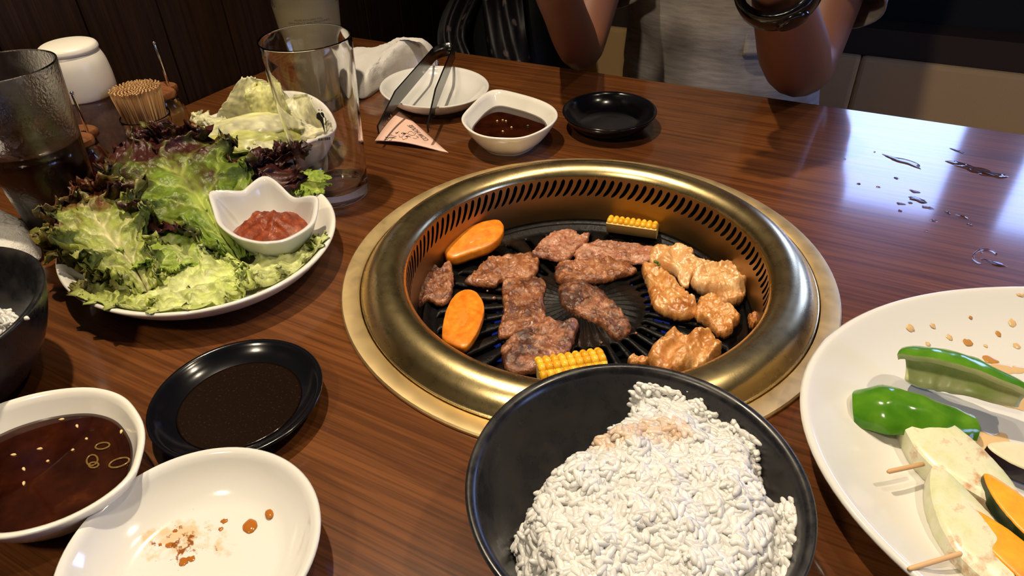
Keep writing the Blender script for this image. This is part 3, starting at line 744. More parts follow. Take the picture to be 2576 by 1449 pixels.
circle = lambda R, n=96: [R] * n
V = lambda x, y: Vector((x, y, T))
RB_c, RB_R, RB_H = V(0.1168, -0.2186), 0.0753, 0.058
_, rb_in = dish('rice_bowl', M_('black_bowl'), circle(RB_R, 128), RB_c, RB_H, 0.0042, 'bowl', 'large black bowl heaped with white rice in front of the grill', 'bowl')
LB_c, LB_R, LB_H = V(-0.3060, -0.3088), 0.0776, 0.066
_, lb_in = dish('rice_bowl', M_('black_bowl'), circle(LB_R, 128), LB_c, LB_H, 0.0042, 'bowl', 'black bowl with little rice left, beside the rolled white towel', 'bowl')
PL_c, PL_r, PL_H = V(0.367, -0.0615), ell_rim(0.1976, 0.152, radians(14.4), 160), 0.025
pl_o, pl_in = dish('vegetable_platter', M_('white_ceramic'), PL_r, PL_c, PL_H, 0.0055, 'plate', 'large oval white platter with leftover vegetables and brown sauce stains', 'plate')
SA_c, SA_r, SA_H = V(-0.2825, -0.119), ell_rim(0.115, 0.102, radians(165.3), 128), 0.025
_, sa_in = dish('salad_plate', M_('warm_ceramic'), SA_r, SA_c, SA_H, 0.0045, 'plate', 'oval white plate piled with lettuce leaves and a dip bowl', 'plate')
BD_c, BD_R = V(-0.1287, -0.2328), 0.0512
_, bd_in = dish('sauce_dish', M_('black_glaze'), circle(BD_R), BD_c, 0.014, 0.0032, 'saucer', 'round black sauce dish of soy between the salad plate and stained white dish', 'dish')
WD_c, WD_r = V(-0.0626, -0.3213), ell_rim(0.0602, 0.0590, 0)
m_st = stained('stained_ceramic', (0.68, 0.67, 0.645), (0.62, 0.42, 0.20), (0.24, 0.075, 0.012), tuple(at(465, 1375, .004) - Vector((-0.0626, -0.3213, T))), 0.040, 0.50, 70)
wd_o, wd_in = dish('side_dish', m_st, WD_r, WD_c, 0.024, 0.0038, 'saucer', 'empty white dish with brown sauce smears and two orange drops', 'dish')
FB_c, FB_r = V(-0.0810, 0.2570), ell_rim(0.0539, 0.0503, radians(-76))
_, fb_in = dish('sauce_dish', M_('black_glaze'), FB_r, FB_c, 0.0195, 0.0032, 'saucer', 'empty round black dish near the far table edge', 'dish')
FW_c, FW_r = V(-0.2959, 0.2416), ell_rim(0.0711, 0.0623, radians(152.4))
_, fw_in = dish('side_dish', M_('white_ceramic'), FW_r, FW_c, 0.020, 0.0038, 'saucer', 'clean white dish with steel tongs laid across it', 'dish')
fs_pts = [(1247,227),(1212,243),(1183,270),(1163,294),(1164,312),(1183,332),(1212,345),(1253,351),(1312,350),(1361,333),(1394,310),(1403,290),(1391,271),(1358,254),(1305,238)]
FS_r, FS_c = rim_curve(fs_pts, 0.029); FS_c = V(FS_c.x, FS_c.y)
_, fs_in = dish('dipping_bowl', M_('warm_ceramic'), FS_r, FS_c, 0.029, 0.0035, 'sauce', 'white pointed-lip bowl of dark sauce beside the far black dish', 'bowl', 'pointed-lip sauce bowls')
ns_pts = [(-60,1045),(0,1019),(90,993),(179,979),(251,980),(314,1002),(354,1051),(366,1096),(358,1149),(336,1203),(269,1261),(179,1311),(90,1342),(0,1358),(-90,1350),(-170,1300),(-200,1220),(-190,1140),(-140,1080)]
NS_r, NS_c = rim_curve(ns_pts, 0.031); NS_c = V(NS_c.x, NS_c.y)
_, ns_in = dish('dipping_bowl', M_('warm_ceramic'), NS_r, NS_c, 0.031, 0.0035, 'sauce', 'white bowl of dark sauce with scallion and sesame, touching the stained dish', 'bowl', 'pointed-lip sauce bowls')
cb_r = ell_rim(0.0803, 0.0675, radians(153.5)); n = len(cb_r)
cb_r = [r * (1 + 0.025 * cos(3 * (2*pi*k/n) - .6) + .02 * cos(5 * (2*pi*k/n))) for k, r in enumerate(cb_r)]
CB_c = V(-0.369, 0.0485)
cb_z = [1 + 0.10 * cos(3 * (2*pi*k/n) + 0.9) for k in range(n)]
_, cb_in = dish('cabbage_bowl', M_('warm_ceramic'), cb_r, CB_c, 0.036, 0.004, 'deep', 'white wavy-rimmed bowl full of torn cabbage', 'bowl', None, cb_z)
# pointed dip bowl on the salad plate
PB_z = 0.0075
dp_pts = [(531,499),(560,494),(597,486),(636,470),(671,459),(705,470),(740,492),(775,505),(804,514),(796,548),(774,571),(719,600),(680,606),(645,606),(590,591),(548,560),(536,530)]
DP_r, DP_c = rim_curve(dp_pts, 0.040, 112); DP_c = V(DP_c.x, DP_c.y); n = 112
dpk = [math.atan2(p.y - DP_c.y, p.x - DP_c.x) for p in (at(531, 499, .04), at(671, 459, .04), at(804, 514, .04))]
dp_z = []
for k in range(n):
    a = 2*pi*k/n; best = max(exp(-(((a - q + pi) % (2*pi) - pi) / 0.42) ** 2) for q in dpk); dp_z.append(0.93 + 0.22 * best)
outer, lip, dp_in = dish_profile('sauce', 0.032, 0.0035, sum(DP_r) / n); rows = []
for s_, z in outer + lip + dp_in:
    fz = (z / 0.032) ** 2
    rows.append([Vector((DP_c.x + DP_r[k] * s_ * cos(2*pi*k/n), DP_c.y + DP_r[k] * s_ * sin(2*pi*k/n), T + PB_z + z * (1 + (dp_z[k] - 1) * fz))) for k in range(n)])
single('dip_bowl', MB().grid(rows, True), M_('white_ceramic'), 'small white bowl with pointed corners holding red paste on the lettuce plate', 'bowl', (DP_c.x, DP_c.y, T + PB_z))

# sauces
liquid('dipping_sauce', M_('dark_sauce'), FS_r, FS_c, fs_in, 0.0175, 'dark red-brown dipping sauce in the far pointed-lip bowl', 'sauce')
liquid('dipping_sauce', M_('dark_sauce'), NS_r, NS_c, ns_in, 0.0200, 'dark dipping sauce with scallion rings and sesame seeds', 'sauce')
liquid('soy_sauce', M_('soy_film'), circle(BD_R), BD_c, bd_in, 0.0068, 'thin dark soy sauce covering the near black dish', 'sauce')
def paste():
    n, rings = 64, 26; rows = []; s_ = inner_s(dp_in, 0.015)
    for i in range(rings + 1):
        q = i / rings; row = []
        for k in range(n):
            a = 2*pi*k/n; x = DP_c.x + DP_r[k] * s_ * q * cos(a) * .97; y = DP_c.y + DP_r[k] * s_ * q * sin(a) * .97
            h = 0.0135 * (1 - q**2) + 0.0045 * noise.noise(Vector((x * 130, y * 130, 4))) * (1 - q**4) + 0.0012 * noise.noise(Vector((x * 420, y * 420, 1))) * (1 - q**4)
            row.append(Vector((x, y, T + PB_z + 0.0145 + h)))
        rows.append(row)
    rows.append([Vector((DP_c.x + (p.x - DP_c.x) * .85, DP_c.y + (p.y - DP_c.y) * .85, T + PB_z + 0.010)) for p in rows[-1]])
    mb = MB().grid(rows, True); mb.cap(rows[-1]); return mb
single('chili_paste', paste(), M_('red_paste'), 'chunky red chili bean paste in the pointed dip bowl', 'paste', (DP_c.x, DP_c.y, T + PB_z + .01))

# bits floating in the near sauce
ns_s = T + 0.0192
for i, (x, y) in enumerate(((194,1072),(100,1129),(34,1144),(60,1180),(60,1216),(183,1132),(120,1160),(305,1086),(218,1104),(155,1055))):
    c = at(x, y, 0.0204); a = RNG.uniform(0, pi); d = Vector((cos(a), sin(a), 0)); L_ = 0.0016 if i not in (5, 6, 8) else 0.0009
    single('sesame_seed', MB().tube([c - d * L_, c - d * L_ * .3, c + d * L_ * .5, c + d * L_], [.0002, .0007, .0008, .0002], 6), M_('sesame'), 'pale sesame seed floating in the near dipping sauce', 'sesame seed', c, 'sesame seeds in the near sauce')
for x, y, r, rot in ((258, 1122, .0038, .5), (300, 1164, .005, .8), (232, 1158, .0042, -.4), (236, 1170, .0028, .2)):
    c = at(x, y, 0.0204); pts = [c + Vector((r * cos(q) * cos(rot) - r * .62 * sin(q) * sin(rot), r * cos(q) * sin(rot) + r * .62 * sin(q) * cos(rot), 0)) for q in [2*pi*k/20 for k in range(21)]]
    single('scallion_ring', MB().tube(pts, .00055, 6), M_('scallion'), 'thin scallion ring floating in the near dipping sauce', 'scallion', c, 'scallion rings in the near sauce')
for x, y in ((1248, 304), (1262, 302), (1270, 304), (1284, 320), (1262, 330), (1325, 316)):
    c = at(x, y, 0.0180); g_ = x == 1325
    single('sesame_seed' if not g_ else 'scallion_bit', MB().tube([c, c + Vector((.0012, .0003, .0002)), c + Vector((.0024, 0, 0))], [.0003, .001, .0003], 6), M_('herb' if g_ else 'sesame'),
           'green scallion bit floating in the far dipping sauce' if g_ else 'sesame seed floating in the far dipping sauce', 'scallion' if g_ else 'sesame seed', c, None if g_ else 'sesame seeds in the far sauce')

# drops of sauce lying on plates
def blob(c, r, th, seed, asp=1.0, rot=0.0, rough=.18, n=28):
    rows = []
    for q, h in ((0, 1), (.5, .9), (.8, .6), (.95, .25), (1, 0)):
        row = []
        for k in range(n):
            a = 2*pi*k/n; rr = r * q * (1 + rough * noise.noise(Vector((cos(a) * 1.6 + seed, sin(a) * 1.6, seed))))
            x, y = rr * cos(a) * asp, rr * sin(a); row.append(c + Vector((x * cos(rot) - y * sin(rot), x * sin(rot) + y * cos(rot), th * h)))
        rows.append(row)
    return MB().grid(rows, True)
def plate_z(c, rim, inner, x, y):
    a = math.atan2(y - c.y, x - c.x) % (2*pi); n = len(rim); s_ = sqrt((x - c.x)**2 + (y - c.y)**2) / rim[int(a / (2*pi) * n) % n]
    best = inner[-1][1]
    for (s0, z0), (s1, z1) in zip(inner, inner[1:]):
        if s1 <= s_ <= s0: return lerp(z1, z0, (s_ - s1) / max(s0 - s1, 1e-9))
    return best
wz = wd_in[-1][1]; rz = radians(29)
for x, y, r, asp in ((629, 1323, .0042, .85), (678, 1293, .0033, .7)):
    c = at(x, y, wz + .0004)
    for _ in range(4): c = at(x, y, plate_z(WD_c, WD_r, wd_in, c.x, c.y) + .0003)
    part('sauce_drop', blob(c, r, .0010, x, asp, 1.0, .12), M_('drip'), wd_o, c, label='glossy orange-brown sauce drop')
for x, y, r in ((403, 1370, .0008), (459, 1418, .0013), (440, 1335, .0010), (480, 1405, .0016), (462, 1412, .002), (425, 1372, .0015), (555, 1330, .0012), (565, 1310, .0014)):
    c = at(x, y, wz + .0004); part('sauce_drop', blob(c, r, .0003, y, 1.2, .4, .5), M_('drip'), wd_o, c)
pz = pl_in[-1][1]
stains = [(2290,827,.0022,1.3),(2347,820,.0018,1.1),(2389,848,.0020,1),(2436,862,.0028,1),(2386,898,.0020,1.2),(2433,903,.0030,.9),(2318,905,.0042,1.9),(2490,905,.0032,1.4),(2520,930,.0045,2.0),(2545,815,.0028,.8),(2540,790,.0026,1.1),(2512,840,.0022,.8),(2558,870,.0024,.9),(2480,870,.0014,1),(2335,865,.0016,1),(2440,803,.0012,1),(2372,925,.0012,1),(2500,760,.0014,1),(2562,930,.0035,1.6),(2218,788,.0014,.8),(2460,1130,.010,2.0),(2500,1112,.006,1.5),(2540,1000,.009,2.2),(2420,1100,.006,1.7)]
for i, (x, y, r, asp) in enumerate(stains):
    c = at(x, y, pz + .0003); big = r > .005
    for _ in range(4): zq = plate_z(PL_c, PL_r, pl_in, c.x, c.y); c = at(x, y, zq + .0002)
    mbl = blob(c, r, .0003 if big else .0005, i * 3.1, asp, RNG.uniform(-.3, .8), .55 if big else .3)
    for q in mbl.v: q.z += plate_z(PL_c, PL_r, pl_in, q.x, q.y) - zq
    part('sauce_stain', mbl, M_('drip_mid' if i % 4 == 3 else 'drip_pale'), pl_o, c)

# ------------------------------------------------------------------ rice
def poly_dist(p, poly):
    inside = False; d = 1e9; n = len(poly)
    for i in range(n):
        a, b_ = poly[i], poly[(i + 1) % n]
        ab = b_ - a; t_ = max(0, min(1, (p - a).dot(ab) / ab.dot(ab))); d = min(d, (a + ab * t_ - p).length)
        if (a.y > p.y) != (b_.y > p.y) and p.x < (b_.x - a.x) * (p.y - a.y) / (b_.y - a.y) + a.x: inside = not inside
    return d if inside else -d
def grain_template():
    rings = []
    for u, r in ((-1, .12), (-.82, .62), (-.35, .95), (.15, 1), (.62, .86), (.92, .45), (1, .1)):
        rings.append([(u, r * cos(2*pi*k/6), r * sin(2*pi*k/6)) for k in range(6)])
    mb = MB().loft([[Vector(p) for p in r] for r in rings]); return mb.v, mb.f
GV, GF = grain_template()
def rice_heap(name, label, poly_px, zp, bowl_c, bowl_R, inner, ztop, ngr, loc, stain=None, seed=3):
    rg = random.Random(seed)
    poly = [Vector((p.x, p.y)) for p in (at(x, y, zp) for x, y in poly_px)]
    prof_z = sorted((s_ * bowl_R, z) for s_, z in inner)
    def zin(r):
        for (r0, z0), (r1, z1) in zip(prof_z, prof_z[1:]):
            if r0 <= r <= r1: return lerp(z0, z1, (r - r0) / max(r1 - r0, 1e-9))
        return prof_z[-1][1]
    bc = Vector((bowl_c.x, bowl_c.y))
    def hf(x, y):
        p = Vector((x, y)); d = poly_dist(p, poly); r = (p - bc).length; zb_ = zin(r)
        if d <= 0 or r > bowl_R * .955: return None
        if zb_ > 0.05: zb_ = 0.05
        lum = 0.0055 * noise.noise(Vector((x * 48, y * 48, seed))) + 0.0025 * noise.noise(Vector((x * 130, y * 130, seed)))
        zt_ = ztop(p - bc) + lum
        return max(zb_ + 0.0005, lerp(min(zb_ + 0.001, zt_), zt_, smooth(d / 0.012) ** .6))
    x0, x1 = min(p.x for p in poly), max(p.x for p in poly); y0, y1 = min(p.y for p in poly), max(p.y for p in poly)
    mb = MB(); cols = []; N = 46; hts = {}
    for i in range(N + 1):
        for j in range(N + 1):
            x, y = lerp(x0, x1, i / N), lerp(y0, y1, j / N); hts[i, j] = hf(x, y)
    idx = {}
    for (i, j), h in hts.items():
        if h is not None: idx[i, j] = len(mb.v); mb.v.append(Vector((lerp(x0, x1, i / N), lerp(y0, y1, j / N), T + h - 0.0010)))
    for i in range(N):
        for j in range(N):
            q = [(i, j), (i + 1, j), (i + 1, j + 1), (i, j + 1)]
            if all(k in idx for k in q): mb.f.append(tuple(idx[k] for k in q)); mb.m.append(0)
    cols = [(0.62, 0.61, 0.57)] * len(mb.v); made = 0
    sp = [(Vector((at(x, y, .058).x, at(x, y, .058).y)), rr) for x, y, rr in (stain or [])]
    while made < ngr:
        x, y = rg.uniform(x0, x1), rg.uniform(y0, y1); h = hf(x, y)
        if h is None: continue
        e = 0.003; hx, hy = hf(x + e, y), hf(x, y + e)
        nrm = Vector((-( (hx if hx is not None else h - .004) - h) / e, -((hy if hy is not None else h - .004) - h) / e, 1)).normalized()
        a = rg.uniform(0, 2*pi); d = Vector((cos(a), sin(a), rg.uniform(-.5, .6)))
        d = (d - nrm * d.dot(nrm) * rg.uniform(.5, 1)).normalized(); s_ = d.cross(nrm).normalized(); u_ = s_.cross(d)
        L_, wd = rg.uniform(.0034, .0044), rg.uniform(.0015, .0019)
        c = Vector((x, y, T + h)) + nrm * rg.uniform(-.0018, .0012)
        k = len(mb.v)
        bendv = rg.uniform(-.12, .12)
        mb.v += [c + d * (g_.x * L_) + s_ * (g_.y * wd + bendv * wd * g_.x * g_.x) + u_ * (g_.z * wd * .9) for g_ in GV]
        mb.f += [tuple(q + k for q in f_) for f_ in GF]; mb.m += [0] * len(GF)
        w_ = rg.uniform(.60, .76); col = (w_, w_ * .99, w_ * .97)
        for sc, rr in sp:
            q = (Vector((x, y)) - sc).length / rr
            if q < 1: f_ = (1 - q * q) * rg.uniform(.35, 1) * .8; col = tuple(lerp(a_, b_, f_) for a_, b_ in zip(col, (0.58, 0.33, 0.14)))
        cols += [col] * len(GV); made += 1
    return single(name, mb, M_('rice'), label, 'rice', loc, None, 'stuff', col=cols)
rice_poly = [(1596,962),(1640,948),(1740,955),(1775,1010),(1850,1050),(1905,1095),(1925,1150),(1945,1215),(2012,1262),(2005,1330),(1992,1400),(1950,1480),(1850,1560),(1650,1600),(1480,1570),(1370,1500),(1312,1410),(1290,1290),(1330,1210),(1430,1115),(1520,1065),(1580,1010)]
rice_heap('cooked_rice', 'heap of white cooked rice filling most of the near black bowl', rice_poly, 0.054, RB_c, RB_R, rb_in,
          lambda q: 0.0635 - 2.5 * (q - Vector((0.004, -0.012))).length_squared, 5200, (RB_c.x, RB_c.y, T + .01), [(1640,1085,.011),(1530,1120,.010),(1585,1105,.008),(1700,1090,.009)])
left_poly = [(50,798),(20,778),(-40,770),(-110,790),(-150,830),(-120,880),(-50,890),(0,870),(30,840)]
rice_heap('cooked_rice', 'last bits of rice in the black bowl beside the towel', left_poly, 0.030, LB_c, LB_R, lb_in, lambda q: 0.036, 700, (LB_c.x, LB_c.y, T + .01), None, 8)
c = at(69, 805, .066); single('rice_grain', MB().tube([c - Vector((.002, 0, -.0012)), c + Vector((0, 0, .0014)), c + Vector((.002, .0004, .0012))], [.0004, .0015, .0005], 8), M_('white_plastic'), 'single rice grain stuck to the rim of the emptied black bowl', 'rice grain', c)
c = at(1290, 1425, .035); 

# ------------------------------------------------------------------ vegetables on the platter
def cutslab(name, pts, z, th, label, cat, mats, group=None, seed=1, tilt=(0, 0), dome=0.0, ring=None):
    out, c = outline(pts, z, 72, 0.0003, seed)
    zmin = min(tilt[0] * (p.x - c.x) + tilt[1] * (p.y - c.y) for p in out)
    rows = []; mi = []
    for s_, h in ((0, 1), (.3, 1), (.6, 1), (.85, .99), (.97, .97), (1.0, .9), (1.015, .5), (1.0, .1), (.96, 0), (0, 0)):
        row = []
        for p in out:
            q = c.lerp(p, s_) if s_ <= 1 else c + (p - c) * s_
            g_ = (ring[0] * sin(ring[1] * s_)) if ring and h > .9 else 0
            row.append(Vector((q.x, q.y, T + z + th * h + tilt[0] * (q.x - c.x) + tilt[1] * (q.y - c.y) - zmin + dome * (1 - s_ * s_) * (h > .5) + g_)))
        rows.append(row)
    t0 = thing(name, label, cat, (c.x, c.y, T + z), group)
    part('flesh', MB().grid(rows[:6], True), mats[0], t0)
    part('skin', MB().grid(rows[5:], True), mats[1], t0)
    return t0
PZ = pz + 0.0008
cutslab('onion_wedge', [(2243,1076),(2258,1060),(2330,1075),(2420,1140),(2510,1235),(2545,1310),(2500,1322),(2430,1282),(2340,1225),(2280,1160)], PZ, 0.014, 'browned onion wedge under the green peppers, skewered by a toothpick', 'onion', (M_('onion'), M_('onion')), 'onion wedges on the platter', 4, (0, 0), .002, (.0010, 30))
cutslab('onion_wedge', [(2322,1222),(2345,1212),(2400,1262),(2470,1340),(2540,1430),(2580,1500),(2480,1510),(2400,1450),(2350,1375),(2322,1290)], PZ, 0.014, 'pale onion wedge beside the pumpkin slices, skewered by a toothpick', 'onion', (M_('onion'), M_('onion')), 'onion wedges on the platter', 6, (0, 0), .002, (.0010, 30))
cutslab('pumpkin_slice', [(2405,1300),(2440,1312),(2520,1368),(2600,1440),(2640,1500),(2580,1510),(2500,1440),(2440,1372)], PZ + .006, 0.009, 'thin pumpkin slice leaning over the pale onion wedge', 'pumpkin', (M_('pumpkin'), M_('pumpkin_skin')), 'pumpkin slices on the platter', 2, (.10, .05))
cutslab('pumpkin_slice', [(2460,1218),(2500,1240),(2580,1305),(2660,1390),(2650,1430),(2590,1400),(2520,1330),(2475,1265)], PZ + .010, 0.009, 'pumpkin slice with a browned face next to the eggplant', 'pumpkin', (M_('pumpkin'), M_('pumpkin_skin')), 'pumpkin slices on the platter', 3, (.10, .05))
cutslab('eggplant_slice', [(2467,1158),(2480,1146),(2540,1148),(2620,1170),(2680,1200),(2660,1250),(2590,1225),(2520,1195)], PZ + .003, 0.011, 'oblong eggplant slice with dark purple skin and pale browned face', 'eggplant', (M_('eggplant'), M_('eggplant_skin')), None, 5, (.02, .06))
for (x0, y0), (x1, y1), z0, z1, lab in (((2233,1187),(2302,1172),.017,.0135,'wooden toothpick sticking out of the browned onion wedge'), ((2285,1432),(2405,1396),.020,.0135,'wooden toothpick sticking out of the pale onion wedge')):
    a, b_ = at(x0, y0, PZ + z0), at(x1, y1, PZ + z1)
    b2 = b_ + (b_ - a) * .3
    single('toothpick', MB().tube([a, a.lerp(b2, .04), b_, b2], [.0008, .0012, .0012, .0011], 8), M_('toothpick'), lab, 'toothpick', a)
def pepper(name, spine_px, width, th, label, lift, roll, seed, bendv):
    """a curved strip of green pepper wall: outer skin, inner flesh"""
    sp = catmull([at(x, y, z) for x, y, z in spine_px], 8); n = len(sp); mv = 14
    def surf(off):
        rows = []
        for i, p in enumerate(sp):
            tn = (sp[min(i + 1, n - 1)] - sp[max(i - 1, 0)]).normalized(); u = i / (n - 1)
            sd = tn.cross(Vector((0, 0, 1))).normalized(); upv = sd.cross(tn)
            w_ = width * (0.55 + .45 * sin(pi * min(1, .15 + u * .9))) * (1 + .12 * noise.noise(Vector((u * 5, seed, 0))))
            row = []
            for j in range(mv + 1):
                v = j / mv * 2 - 1; ang = v * bendv
                q = sd * (sin(ang + roll) * w_ * 0.62) + upv * ((cos(ang + roll) - 0.55) * w_ * .62)
                r_ = q.normalized() if q.length > 1e-6 else upv
                c_ = Vector((0, 0, 0)) - upv * .55 * w_ * .62
                rd = (q - c_).normalized()
                row.append(p + q + rd * (off + 0.0008 * noise.noise(Vector((u * 9, v * 3, seed)))))
            rows.append(row)
        return rows
    a, b_ = surf(0), surf(-th)
    lo = min(min(q.z for q in r) for r in a + b_)
    dz = T + PZ + lift - lo
    for r in a + b_:
        for q in r: q.z += dz
    base = sp[n // 2].copy(); base.z = T + PZ + lift
    t0 = thing('green_pepper_strip', label, 'green pepper', base, 'pepper strips on the platter')
    part('skin', MB().grid(a), M_('pepper_skin'), t0)
    mb = MB().grid(b_); 
    mb.grid([[r[0] for r in a], [r[0] for r in b_]]); mb.grid([[r[-1] for r in a], [r[-1] for r in b_]]); mb.grid([a[0], b_[0]]); mb.grid([a[-1], b_[-1]])
    part('flesh', mb, M_('pepper_flesh'), t0)
pepper('p', [(2145,1030,.012),(2230,1030,.018),(2330,1052,.018),(2440,1078,.012)], 0.030, 0.0035, 'shiny green pepper strip arched over the end of the onion', 0.003, 0.0, 2.0, 1.25)
pepper('p', [(2235,975,.012),(2330,992,.018),(2430,1022,.018),(2560,1072,.012)], 0.032, 0.0042, 'green pepper strip with its pale inside turned up behind the other strip', 0.004, -1.15, 5.0, 1.35)

# ------------------------------------------------------------------ lettuce and cabbage
def leaf(name, spine, width, ruffle, waves, seed, cols, label, cat, group, mat, tipw=1.0, cup=0.0, roll=0.0, red=(0.5, 1.0), asym=0.0, nu=90, nv=48, th=0.0006, basew=0.16, tipround=5, vein=0.0030, hold=None, avoid=None, side=None):
    sp = catmull([at(x, y, z) for x, y, z in spine], 12)
    L = [0]
    for a, b_ in zip(sp, sp[1:]): L.append(L[-1] + (b_ - a).length)
    def P(u):
        s_ = u * L[-1]; k = 0
        while k < len(L) - 2 and L[k + 1] < s_: k += 1
        return sp[k].lerp(sp[k + 1], (s_ - L[k]) / max(L[k + 1] - L[k], 1e-9))
    rows = []; col = []; rib, green, edge = cols; nvn = 5.0
    for i in range(nu + 1):
        u = i / nu; p = P(u); tn = (P(min(u + .02, 1)) - P(max(u - .02, 0))).normalized()
        sd = tn.cross(Vector((0, 0, 1))) if side is None else side - tn * side.dot(tn)
        sd.normalize(); upv = sd.cross(tn)
        sd = sd * cos(roll) + upv * sin(roll); upv = sd.cross(tn)
        w_ = width * (basew + (1 - basew) * smooth(u / .55)) * max(1 - u ** tipround, 0.02) ** .5
        row = []
        for j in range(nv + 1):
            v = j / nv * 2 - 1; av = abs(v); sg = 1 if v > 0 else -1
            e = max(av ** 1.8, u ** 4 * .9)
            ph = waves * u * 2*pi + sg * 1.3 + seed + 1.8 * noise.noise(Vector((u * 4, v * 1.5, seed)))
            rf = ruffle * e * (0.35 + .65 * smooth(u / .35))
            d = sd * (v * w_ * (1 + asym * sg)) + upv * (cup * v * v * w_)
            if u > .8: ph += v * 7 * (u - .8) * 5
            d += upv * (rf * sin(ph)) + tn * (rf * .8 * cos(ph * 1.0 + .7)) + sd * (sg * rf * .5 * cos(ph * 1.7))
            # side veins fan out from the midrib; the blade puffs up between them
            fv = (u * nvn - av * 1.9 * (1 - .3 * u)) + .25 * noise.noise(Vector((u * 5, v * 3, seed))) + sg * .2
            tri = abs((fv % 1.0) - .5) * 2                      # 1 on a vein, 0 between
            puff = (1 - tri ** 3) * smooth(av / .25) * (1 - .5 * av)
            X, Y = u * L[-1] * 150, v * w_ * 150
            bl = abs(noise.noise(Vector((X, Y, seed)))) + .5 * abs(noise.noise(Vector((X * 2.3, Y * 2.3, seed + 3))))
            d += upv * (vein * (puff * .9 + bl * 1.2 * smooth(av / .2) - 1.2 * max(0, 1 - av / .07) * (1 - u)))
            q0 = Vector((u * 7, v * 5, seed))
            d += (upv * noise.noise(q0 * 2.3) + sd * noise.noise(q0 * 2.1 + Vector((9, 0, 0)))) * ruffle * .8 * e
            if e > .6: d += (upv * noise.noise(Vector((u * 60, v * 22, seed))) + tn * noise.noise(Vector((u * 60, v * 22, seed + 4)))) * ruffle * .9 * smooth((e - .6) / .2)
            row.append(p + d)
            ribf = max(0, 1 - av / (.08 + .22 * (1 - u))) * (1 - .4 * u)
            vn = smooth((tri - .72) / .28) * (1 - .6 * av) * .75
            ef = smooth((max(av * (.45 + .55 * u), u * .98) + .30 * noise.noise(Vector((u * 6, v * 4, seed + 7))) + .10 * noise.noise(Vector((u * 25, v * 16, seed))) - red[0]) / max(red[1] - red[0], .01))
            dk = 1 - .40 * min(1, bl * 1.3) * smooth(av / .3)
            c_ = tuple(lerp(g_ * dk, r_, min(1, ribf + vn)) for g_, r_ in zip(green, rib))
            c_ = tuple(lerp(a, b2, ef * (1 - .45 * vn)) for a, b2 in zip(c_, edge)); br = 1 + .3 * noise.noise(Vector((u * 14, v * 10, seed + 2)))
            col.append(tuple(max(0, x * br) for x in c_))
        rows.append(row)
    for r in rows:
        for q in r:
            zf = T + 0.004
            if hold:
                c0, rim, inner, Hh = hold; a = math.atan2(q.y - c0.y, q.x - c0.x) % (2*pi); s_ = sqrt((q.x - c0.x)**2 + (q.y - c0.y)**2) / rim[int(a / (2*pi) * len(rim)) % len(rim)]
                zf = T + (Hh + .003 if s_ > .93 else plate_z(c0, rim, inner, q.x, q.y) + .0015)
            q.z = max(q.z, zf + .0012 * noise.noise(q * 90))
            if avoid:                                           # stay under the dip bowl
                c0, rim, wl_, z0, Hh = avoid; a = math.atan2(q.y - c0.y, q.x - c0.x) % (2*pi); s_ = sqrt((q.x - c0.x)**2 + (q.y - c0.y)**2) / rim[int(a / (2*pi) * len(rim)) % len(rim)]
                if s_ < 1:
                    zo = 0
                    for (s0, h0), (s1, h1) in zip(wl_, wl_[1:]):
                        if s0 <= s_ <= s1: zo = lerp(h0, h1, (s_ - s0) / max(s1 - s0, 1e-9))
                    q.z = min(q.z, T + z0 + zo * Hh - .0015)
    base = rows[0][nv // 2].copy()
    o = single(name, MB().grid(rows), mat, label, cat, base, group, col=col)
    mod(o, 'SOLIDIFY', thickness=th, offset=0)
    return o
GRN = (0.27, 0.42, 0.045); PALE = (0.66, 0.74, 0.20); RIB = (0.66, 0.70, 0.30); PUR = (0.070, 0.017, 0.014); RED = (0.15, 0.042, 0.016); LIME = (0.46, 0.62, 0.09)
LG = 'lettuce leaves on the oval plate'
leaf('lettuce_leaf', [(545,600,.014),(570,470,.024),(570,400,.034),(560,355,.044)], .040, .0075, 5, 3.1, (RIB, GRN, (0.11, .05, .02)), 'crinkled green lettuce leaf with brownish tip behind the dip bowl', 'lettuce', LG, M_('lettuce'), hold=(SA_c, SA_r, sa_in, SA_H), avoid=(DP_c, DP_r, WALLS['sauce'][4:], PB_z, .032), red=(.62, 1.1))
leaf('lettuce_leaf', [(735,462,.014),(722,440,.024),(700,418,.034),(675,392,.040)], .034, .009, 5, 8.2, (RED, RED, PUR), 'dark purple frilly lettuce leaf standing between dip bowl and cabbage', 'lettuce', LG, M_('lettuce'), hold=(SA_c, SA_r, sa_in, SA_H), avoid=(DP_c, DP_r, WALLS['sauce'][4:], PB_z, .032), red=(.1, .5))
leaf('lettuce_leaf', [(812,520,.014),(800,498,.018),(785,475,.020),(772,458,.018)], .016, .005, 4, 5.5, (PALE, LIME, GRN), 'small bright green lettuce leaf between dip bowl and empty glass', 'lettuce', LG, M_('lettuce'), hold=(SA_c, SA_r, sa_in, SA_H), avoid=(DP_c, DP_r, WALLS['sauce'][4:], PB_z, .032), red=(.8, 1.2))
leaf('lettuce_leaf', [(560,640,.014),(440,540,.020),(350,470,.030),(280,440,.034)], .032, .008, 5, 2.2, (RED, (0.08, .05, .012), PUR), 'dark purple lettuce leaf tucked beneath the big ribbed leaf', 'lettuce', LG, M_('lettuce'), hold=(SA_c, SA_r, sa_in, SA_H), avoid=(DP_c, DP_r, WALLS['sauce'][4:], PB_z, .032), red=(.2, .6))
